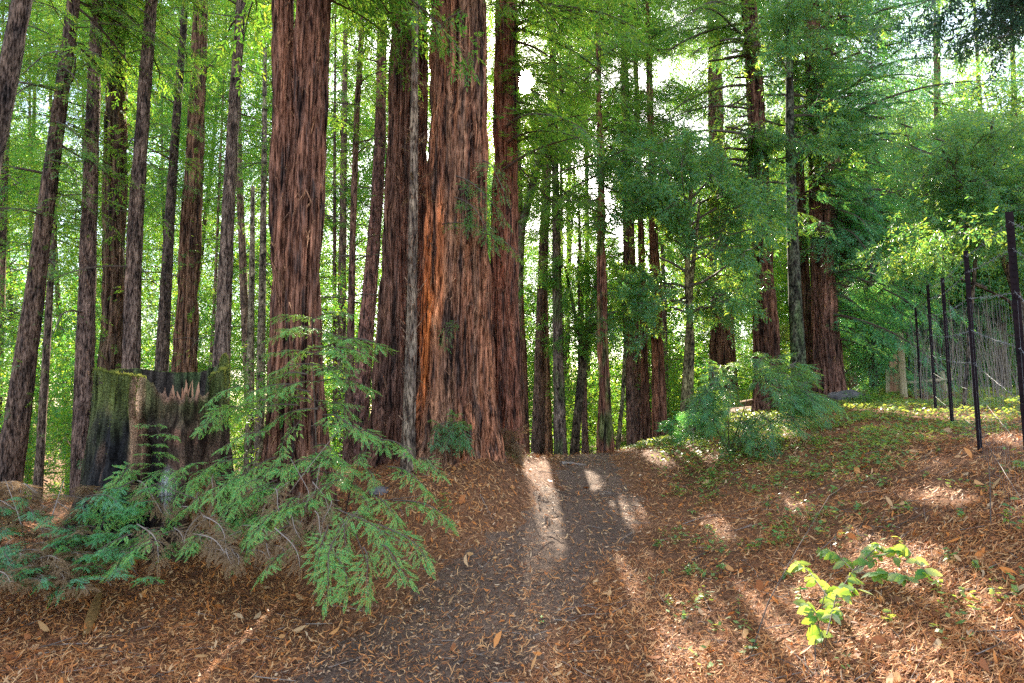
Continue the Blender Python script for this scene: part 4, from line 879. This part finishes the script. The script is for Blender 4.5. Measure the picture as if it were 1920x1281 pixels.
for i in range(42):
    a = rg.uniform(0, 6.28); rr = rg.uniform(.1, 1)**.6; tx = 1622+rr*math.cos(a)*45; ty = 742+rr*math.sin(a)*24; bs.append(((1622+.3*(tx-1622), 762, 15), (tx, ty, 15+rg.uniform(-.6, .6))))
shrub('low_shrub', 'yellow-green shrub at the foot of the right-hand redwood', 'shrub', onground(1622, 765), [[(1622,770,15,.01),(1622,735,15)]], bs, 'leaf_lit', 'long', 29)
bs = []
for i in range(40):
    a = rg.uniform(0, 6.28); rr = rg.uniform(.1, 1)**.6; tx = 1465+rr*math.cos(a)*30; ty = 640+rr*math.sin(a)*60; bs.append(((1465+.3*(tx-1465), 660+.5*(ty-660), 21), (tx, ty, 21+rg.uniform(-.6, .6))))
shrub('low_shrub', 'vivid yellow sunlit shrub glimpsed between the dark redwood and the lichened trunk', 'shrub', (P(1465,760,21)[0], 21, float(H(P(1465,760,21)[0], 21))), [[(1465,780,21,.01),(1465,620,21)]], bs, 'leaf_cover', 'long', 30)

# ------------------------------------------------------------------ broad-leaved seedling in the right foreground
def leaf_blade(L, W, rg):
    n = 9; u = np.linspace(0, 1, n); wd = W/2*np.sin(np.pi*np.clip(u, 0.02, .985)**.85)**.8*(1+.10*np.where(np.arange(n) % 2, 1, -1)*(u > .1)*(u < .95))
    dr = -.18*L*u*u*rg.uniform(.3, 1.6); vs = []
    for j, o in enumerate((-1, -.5, 0, .5, 1)): vs.append(np.stack([u*L-abs(o)*.03*L*np.sin(np.pi*u), o*wd, dr+.16*np.abs(o)*wd*rg.uniform(.4, 1.4)+.02*L*np.sin(u*18)*abs(o)*.25], -1))
    V = np.array(vs); idx = np.arange(5*n).reshape(5, n); F = np.stack([idx[:-1, :-1], idx[:-1, 1:], idx[1:, 1:], idx[1:, :-1]], -1).reshape(-1, 4)
    return V.reshape(-1, 3), F
def frame(x, up=np.array([0, 0, 1.])):
    x = norm(x); z = norm(up-x*(up @ x)); return np.stack([x, np.cross(z, x), z])
rg = np.random.default_rng(91)
b0 = onground(1545, 1225); root = thing('seedling', b0, 'leafy hazel-like seedling with sunlit toothed leaves in the right foreground', 'seedling')
LV, SV = MB(), MB()
sf = b0[1]/3.75
twigs = [[(1545,1225,3.75),(1560,1130,3.85),(1600,1070,3.9),(1660,1040,3.95),(1730,1060,3.9)], [(1560,1130,3.85),(1520,1075,3.85),(1490,1050,3.8)], [(1600,1070,3.9),(1640,1030,3.9),(1650,1020,3.9)], [(1550,1190,3.8),(1570,1110,3.7),(1610,1105,3.65)], [(1600,1075,3.9),(1680,1075,3.8),(1705,1085,3.75)], [(1545,1225,3.75),(1530,1150,3.6),(1510,1130,3.5)], [(1600,1070,3.9),(1570,1040,3.9),(1530,1030,3.9)], [(1660,1040,3.95),(1700,1025,3.9),(1745,1085,3.9)]]
for tw in twigs:
    pts = np.array([P(q_[0], q_[1], onground(q_[0], q_[1])[1]*(.90 if k_ or tw[0][1] < 1200 else 1.)) for k_, q_ in enumerate(tw)]); SV.add(polytube(pts, np.linspace(.005, .002, len(pts)), 5))
    for j in range(24):
        u = rg.uniform(.2, 1)*(len(pts)-1); p = np.array([np.interp(u, range(len(pts)), pts[:, i]) for i in range(3)])
        a = rg.uniform(0, 6.28); x = np.array([math.cos(a), math.sin(a)*.8, rg.uniform(-.6, .12)]); up = norm(np.array([rg.normal(0, .45), -.9+rg.normal(0, .5), 1.]))
        L = rg.uniform(.055, .10)*sf; V, F = leaf_blade(L, L*rg.uniform(.48, .62), rg); LV.add((V @ frame(x, up)+p, F))
LV.build('leaves', M['leaf_broad'], root, b0, True); SV.build('stem', M['twig'], root, b0, True)
for (pts_, lab) in [([(1392,1275,3.3),(1440,1130,3.7),(1500,1020,4.1),(1555,930,4.6),(1600,900,5.)], 'long thin bare stem slanting up across the right foreground'),
                    ([(1530,1281,3.3),(1528,1200,3.5),(1545,1120,3.6),(1550,1090,3.7)], 'short dark bare stem below the toothed leaves'), ([(1858,1000,5.3),(1856,900,5.5),(1852,850,5.6)], 'upright thin dead stem left of the nearest fence post')]:
    sf = onground(*pts_[0][:2])[1]/pts_[0][2]; pp = np.array([P(q_[0], q_[1], q_[2]*sf) for q_ in pts_]); g0 = pp[0].copy(); g0[2] = float(H(g0[0], g0[1]))-.02; pp = np.vstack([g0, pp]) if pp[0][2] > g0[2] else pp
    q = MB(); q.add(polytube(pp, np.linspace(.006, .002, len(pp)), 6))
    for j in range(5):
        u = rg.uniform(.4, .95)*(len(pp)-1); p = np.array([np.interp(u, range(len(pp)), pp[:, i]) for i in range(3)]); dv = norm(rg.normal(0, 1, 3)+np.array([0, 0, .6])); q.add(tubes(p, p+dv*rg.uniform(.08, .25), .0022, .001, 4))
    o = q.build('bare_stem', M['twig'], None, pp[0]); tag(o, lab, 'stem')
def seedling(px, py, h, nl, L, lab, leaf='leaf_cover'):
    b = onground(px, py); root = thing('seedling', b, lab, 'seedling'); a, c = MB(), MB()
    for s_ in range(3):
        e = b+np.array([rg.normal(0, .25)*h, rg.normal(0, .2)*h, h*rg.uniform(.6, 1)]); c.add(polytube(np.array([b-[0, 0, .02], (b+e)/2+rg.normal(0, .02, 3), e]), np.array([.003, .0025, .0015]), 4))
        for j in range(nl):
            u = rg.uniform(.3, 1); p = b+(e-b)*u; an = rg.uniform(0, 6.28); l = L*rg.uniform(.6, 1.2); V, F = leaf_blade(l, l*rg.uniform(.4, .6), rg); a.add((V @ frame(np.array([math.cos(an), math.sin(an), rg.uniform(-.5, .3)]), norm(np.array([rg.normal(0, .4), rg.normal(0, .4), 1])))+p, F))
    a.build('leaves', M[leaf], root, b, True); c.build('stem', M['twig'], root, b, True)
seedling(1465, 1020, .22, 8, .05, 'small leafy green seedling behind the toothed leaves', 'leaf_near')
seedling(1890, 1000, .30, 8, .06, 'light green seedling at the right edge by the nearest fence post')
seedling(1370, 870, .25, 8, .06, 'seedling with drooping dark leaves at the foot of the bushy sapling', 'leaf_teal')
seedling(1425, 868, .22, 7, .06, 'narrow-leaved seedling right of the bushy sapling stems', 'leaf_teal')
seedling(1252, 1150, .16, 7, .035, 'small seedling on the right border of the path')
seedling(1780, 1060, .16, 8, .05, 'low clump of rounded leaves right of the toothed leaves')
seedling(1600, 890, .30, 9, .05, 'yellowish-green seedling in the middle of the right bank')
seedling(1500, 1130, .12, 4, .06, 'two-leaved seedling below the toothed leaves', 'leaf_near')
for (x_, y_) in [(1330,1000),(1440,955),(1290,1085),(1700,965),(1830,1085),(1665,1180),(1385,1165),(1235,1030),(1565,935),(1730,905),(1650,870),(1520,900),(1345,930),(1800,980),(1470,1090),(1880,1150),(1590,1000),(1270,930),(1420,1040),(1350,1080),(1760,1130),(1850,930),(1690,1040),(1300,970),(1480,890),(1610,960),(1560,1160),(1760,850),(1400,920),(1660,920)]:
    k0 = set(bpy.data.objects); seedling(x_, y_, rg.uniform(.1, .2), int(rg.integers(3, 7)), rg.uniform(.045, .075), 'small few-leaved green sprout scattered in the rust-coloured litter of the right bank')
    for o in set(bpy.data.objects)-k0:
        if o.parent is None: o['group'] = 'sprouts scattered over the right bank'; o.name = 'sprout'
seedling(1015, 1180, .07, 2, .05, 'single green blade standing in the path', 'leaf_near')

# ------------------------------------------------------------------ ground cover and leaf litter
def cover():
    rg = np.random.default_rng(12); n = 17000; y = 4+15*rg.random(n)**.75; x = rg.uniform(-.2, 1, n)*(y*.95+1.5); x[rg.random(n) < .12] *= -.8
    pd = path_dist(x, y); k = (pd > 1.25) & (rg.random(n) < smooth(.44, .72, fbm(x*1.1, y*1.1, 4.)+.22*smooth(8, 12, y)*(x > 2.5)-.16*(x < 1)-.10*(y < 6.5))); x, y = x[k], y[k]; z = H(x, y); n = len(x)
    Vs = []
    for j in range(6):
        a = rg.uniform(0, 6.28, n); l = rg.uniform(.022, .06, n)*(1+.05*y); e = rg.uniform(-.2, .6, n); hgt = rg.uniform(.01, .10, n)
        d = np.stack([np.cos(a)*np.cos(e), np.sin(a)*np.cos(e), np.sin(e)], -1); s_ = norm(np.stack([-np.sin(a), np.cos(a), rg.normal(0, .4, n)], -1))*(l*.28)[:, None]
        p = np.stack([x+rg.normal(0, .05, n), y+rg.normal(0, .05, n), z+hgt], -1); l = l[:, None]
        Vs.append(np.stack([p, p+d*l*.5+s_, p+d*l, p+d*l*.5-s_], 1).reshape(-1, 3))
    V = np.concatenate(Vs); tag(mesh_obj('ground_cover', V, np.arange(len(V)).reshape(-1, 4), M['leaf_cover']), kind='stuff')
cover()
def strips(n, seed, L, W, ymax, curl, pk, lift=.02, flat=.25):
    """curled strips lying on the floor; pk(path distance) is the chance to keep one"""
    rg = np.random.default_rng(seed); u = rg.random(n); a_ = .55; y = (3.0**(-a_)+u*(ymax**(-a_)-3.0**(-a_)))**(-1/a_); x = rg.uniform(-1, 1, n)*(y*.98+.9)
    k = rg.random(n) < pk(path_dist(x, y)+.7*(fbm(x*2.2, y*2.2, 5.)-.5), x, y)*(.35+.65*smooth(.34, .58, fbm(x*1.7+seed, y*1.7, 1.))); x, y = x[k], y[k]; n = len(x); z = H(x, y)
    on = path_dist(x, y) < 1; z = z+np.where(on, .022, 0.)
    g = .05; gxx = (H(x+g, y)-H(x-g, y))/(2*g); gyy = (H(x, y+g)-H(x, y-g))/(2*g)
    a = rg.uniform(0, 6.28, n); l = rg.uniform(*L, n)*(1+.02*y); w_ = rg.uniform(*W, n)*(1+.06*y); tl = rg.normal(0, flat, n)
    d = np.stack([np.cos(a), np.sin(a), gxx*np.cos(a)+gyy*np.sin(a)+tl], -1); s_ = np.stack([-np.sin(a), np.cos(a), -gxx*np.sin(a)+gyy*np.cos(a)+rg.normal(0, .5, n)], -1)
    bend = rg.normal(0, curl, n)[:, None]; cu = rg.uniform(-.2, .35, n)
    p = np.stack([x, y, z+lift*rg.random(n)+np.abs(tl)*l*.5+.004], -1); l = l[:, None]; w_ = w_[:, None]
    def row(t, wf): c = p+d*l*(t-.5)+s_*l*bend*(t-.5)**2*2+np.array([0, 0, 1.])*(l*cu[:, None]*(t-.5)**2); return c-s_*w_*wf/2, c+s_*w_*wf/2
    r = [row(0, .15), row(.35, 1), row(.7, .9), row(1., .1)]
    V = np.stack([q_ for rr in r for q_ in rr], 1); f = np.array([[0, 1, 3, 2], [2, 3, 5, 4], [4, 5, 7, 6]])
    return V.reshape(-1, 3), ((np.arange(n)*8)[:, None, None]+f[None]).reshape(-1, 4)
V, F = strips(270000, 1, (.03, .10), (.0025, .006), 19, .5, lambda p, x, y: .30+.70*smooth(.65, 1.3, p), .03, .3)
tag(mesh_obj('needle_litter', V, F, M['needle_litter']), kind='stuff')
V, F = strips(48000, 2, (.025, .065), (.005, .014), 19, .3, lambda p, x, y: .16+.84*smooth(.6, 1.4, p), .035, .4)
V2, F2 = strips(1300, 7, (.06, .12), (.02, .045), 15, .15, lambda p, x, y: .15+.85*smooth(.7, 1.4, p), .04, .35)
V = np.concatenate([V, V2]); F = np.concatenate([F, F2+len(V)-len(V2)])
tag(mesh_obj('leaf_litter', V, F, M['leaf_fallen']), kind='stuff')
V, F = strips(70000, 3, (.015, .06), (.003, .010), 19, .4, lambda p, x, y: 1-smooth(.8, 1.25, p), .006, .12)
tag(mesh_obj('path_litter', V, F, M['litter_path']), kind='stuff')

rg = np.random.default_rng(61); n = 1500; y = (3.2**-.5+rg.random(n)*(18**-.5-3.2**-.5))**-2; x = rg.uniform(-1, 1, n)*(y*.95+.8); a = rg.uniform(0, 6.28, n); l = rg.uniform(.08, .45, n)
dx, dy = np.cos(a)*l/2, np.sin(a)*l/2; p0_ = np.stack([x-dx, y-dy, H(x-dx, y-dy)+.012+.03*rg.random(n)], -1); p1_ = np.stack([x+dx, y+dy, H(x+dx, y+dy)+.012+.05*rg.random(n)], -1); pm_ = (p0_+p1_)/2+rg.normal(0, .04, (n, 3))*l[:, None]*np.array([1, 1, .2])
rr = rg.uniform(.0015, .005, n); V1, F1 = tubes(p0_, pm_, rr, rr*.9, 5); V2, F2 = tubes(pm_, p1_, rr*.9, rr*.5, 5)
tag(mesh_obj('twig_litter', np.concatenate([V1, V2]), np.concatenate([F1, F2+len(V1)]), [M['twig'], M['twig_pale']], None, np.repeat(rg.integers(0, 2, 2*n), 5)), kind='stuff')
# loose sticks and wood
def stick(name, lab, cat, pts, r, mat, lift=.01):
    pp = np.array([onground(*q_)+np.array([0, 0, lift]) for q_ in pts]); k = np.linspace(0, len(pp)-1, 12); pp = np.stack([np.interp(k, range(len(pp)), pp[:, i]) for i in range(3)], -1); pp[:, 2] += .01*np.sin(k*3)
    V, F = polytube(pp, r*np.linspace(1.1, .5, 12)*(1+.2*np.sin(k*9)), 7); o = mesh_obj(name, V, F, M[mat], None, None, True, None, pp[0]); tag(o, lab, cat)
def slab():
    a, b = onground(160, 1200), onground(188, 1122); b[2] += .07; a[2] += .02; k = np.linspace(0, 1, 24); c = a+(b-a)*k[:, None]; ax = frame(b-a); w_ = .042*(.35+np.sin(np.pi*np.clip(k*.9+.1, 0, 1))*.8); th = np.linspace(0, 2*np.pi, 16, endpoint=False)
    V = c[:, None]+ax[1]*(np.cos(th)[None]*w_[:, None])[..., None]+ax[2]*(np.sin(th)[None]*w_[:, None]*.6*(1+1.2*(fbm(np.cos(th)[None]*3, k[:, None]*9, np.sin(th)[None]*3)-.5)))[..., None]
    i = np.arange(23)[:, None]*16; q_ = np.arange(16)[None]; F = np.stack([i+q_, i+(q_+1) % 16, i+16+(q_+1) % 16, i+16+q_], -1).reshape(-1, 4)
    tag(mesh_obj('rotten_branch', V.reshape(-1, 3), F, M['rot_wood'], None, None, True, None, a), 'rotten yellow-brown piece of wood lying in the left foreground litter', 'branch')
slab()
stick('fallen_twig', 'crooked fallen twig lying across the path in the foreground', 'twig', [(850,1255),(930,1225),(1010,1190)], .010, 'twig')
stick('fallen_twig', 'long curved fallen twig in the lower right litter', 'twig', [(1560,1225),(1640,1195),(1720,1200)], .006, 'twig')
stick('fallen_twig', 'short dark twig on the right bank below the bushy sapling', 'twig', [(1290,1060),(1330,1040),(1400,1035)], .008, 'twig')
stick('fallen_branch', 'pale fallen log lying across the crest of the path', 'log', [(1052,874),(1075,873),(1098,875)], .03, 'twig_pale', .03)
stick('fallen_twig', 'thin pale twig right of the path crest', 'twig', [(1280,985),(1340,970),(1400,978)], .007, 'twig_pale')
for (x, y, s_, lab) in [(712,928,.10,'dark rock under the green shoots near the big trunks'), (1590,752,.38,'rooty mound of dark earth at the foot of the right-hand redwood')]:
    b = onground(x, y); u = np.linspace(0, np.pi, 24)[:, None]; v = np.linspace(0, 2*np.pi, 36, endpoint=False)[None]; X = np.sin(u)*np.cos(v); Y = np.sin(u)*np.sin(v); Z = np.cos(u)+0*v
    r = s_*(.7+.7*fbm(X*2+x, Y*2, Z*2)); V = np.stack([X*r*1.5, Y*r, Z*r*.7], -1)+b; i = np.arange(23)[:, None]*36; k = np.arange(36)[None]; F = np.stack([i+k, i+(k+1) % 36, i+36+(k+1) % 36, i+36+k], -1).reshape(-1, 4)
    tag(mesh_obj('rock' if s_ < .2 else 'earth_mound', V.reshape(-1, 3), F, M['rock'], None, None, True, None, b), lab, 'rock' if s_ < .2 else 'mound')

# ------------------------------------------------------------------ the wire fence
fp = [P(1838,848,7.3)[:2], P(1786,802,9.9)[:2], P(1755,775,11.7)[:2], P(1728,757,14.6)[:2], P(1708,740,18.5)[:2]]
p0 = P(1892,397,4.75); fp = [np.array([p0[0], 4.75])]+[np.array(q_) for q_ in fp]
fp = [fp[0]-(fp[1]-fp[0])*1.0]+fp
tops = [None, P(1892,397,4.75)[2], P(1801,470,7.3)[2], P(1757,521,9.9)[2], P(1735,535,11.7)[2], P(1710,577,14.6)[2], P(1700,600,18.5)[2]]
fz = [float(H(*q_)) for q_ in fp]; tops[0] = fz[0]+tops[1]-fz[1]
fence = thing('wire_fence', (*fp[2], fz[2]), 'tall wire fence with dark steel posts on the right bank', 'fence'); fl = np.array([*fp[2], fz[2]])
along = norm(np.r_[fp[4]-fp[1], 0]); side = np.array([along[1], -along[0], 0])
for q_, z0, z1 in zip(fp, fz, tops):
    m = MB(); c = np.array([q_[0], q_[1], (z0-.3+z1)/2]); R = np.stack([along, side, [0, 0, 1.]], 1)
    m.add(boxq(c, .008, .052, z1-z0+.3, R)); m.add(boxq(c+side*.0+along*.022, .036, .009, z1-z0+.3, R))
    for h in np.arange(z0+.1, z1-.05, .055): m.add(boxq(np.array([q_[0], q_[1], h])-along*.007, .008, .016, .018, R))
    m.build('post', M['steel'], fence, fl)
hs = np.array([.12, .30, .44, .60, .76, .89, .97])
for h in hs:
    m = MB(); barb = h > .35
    for i in range(len(fp)-1):
        a = np.array([*fp[i], fz[i]+(tops[i]-fz[i])*h]); b = np.array([*fp[i+1], fz[i+1]+(tops[i+1]-fz[i+1])*h]); k = np.linspace(0, 1, 16)
        pts = a+(b-a)*k[:, None]; pts[:, 2] += -.012*np.sin(np.pi*k)+.004*np.sin(k*40+i); pts[:, :2] -= along[:2]*0; m.add(polytube(pts, .0014, 4))
        if barb:
            L = np.linalg.norm(b-a)
            for t_ in np.arange(.1, L, .16)/L:
                p = a+(b-a)*t_; p[2] -= .012*math.sin(math.pi*t_)
                for _ in range(2): dv = norm(RNG.normal(0, 1, 3)); m.add(tubes(p-dv*.02, p+dv*.02, .0020, .0014, 3))
    m.build('barbed_wire' if barb else 'wire', M['wire'], fence, fl)
m = MB()
for i in range(len(fp)-1):
    L = np.linalg.norm(fp[i+1]-fp[i])
    for t_ in np.arange(.08, L, .15)/L:
        q_ = fp[i]+(fp[i+1]-fp[i])*t_; z0 = fz[i]+(fz[i+1]-fz[i])*t_; z1 = tops[i]+(tops[i+1]-tops[i])*t_; m.add(polytube(np.array([[*q_, z0], [*(q_+RNG.normal(0, .01, 2)), z0+.4*(z1-z0)], [*q_, z0+.76*(z1-z0)-.05]]), .0007, 3))
m.build('wire_mesh', M['wire'], fence, fl)
# timber posts and boards behind
def log_post(px, pb, pt, d, r, lab, mat):
    b = P(px, pb, d); t_ = P(px-8, pt, d); b[2] = min(b[2], float(H(b[0], b[1])))-.1; k = np.linspace(0, 1, 14); pts = b+(t_-b)*k[:, None]
    m = MB(); m.add(polytube(pts, r*(1.05-.12*k+.03*np.sin(k*13)), 14)); m.add(polytube(np.array([t_, t_+[0, 0, .02]]), np.array([r*.93, .01]), 14)); o = m.build('timber_post', M[mat], None, b, True); tag(o, lab, 'post')
log_post(1695, 748, 625, 16.5, .085, 'pale round timber post left of the farthest steel fence post', 'wood_pale')
log_post(1774, 752, 697, 17.5, .07, 'short pale timber post beyond the steel fence', 'wood_pale')
bc = P(1676, 742, 17.6); z0 = float(H(bc[0], bc[1])); bf = thing('board_fence', (bc[0], bc[1], z0), 'reddish upright boards leaning by the pale timber post', 'fence')
for i, (o_, h, mt) in enumerate([(-.16, .72, 'wood_pale'), (-.03, .95, 'wood_red'), (.10, 1.15, 'wood_red'), (.22, 1.0, 'wood_red')]):
    m = MB(); R = np.array([[1, 0, .05], [0, 1, 0], [-.05, 0, 1.]]); m.add(boxq(np.array([bc[0]+o_, bc[1]+.02*i, z0+h/2-.05]), .105, .03, h+.1, R)); m.build('board', M[mt], bf, np.array([bc[0], bc[1], z0]))
ra, rb = P(1700, 718, 17.3), P(1785, 711, 17.3); k = np.linspace(0, 1, 8); m = MB(); m.add(polytube(ra+(rb-ra)*k[:, None], .045, 10)); tag(m.build('timber_rail', M['wood_pale'], None, ra, True), 'pale horizontal timber rail behind the steel fence', 'rail')
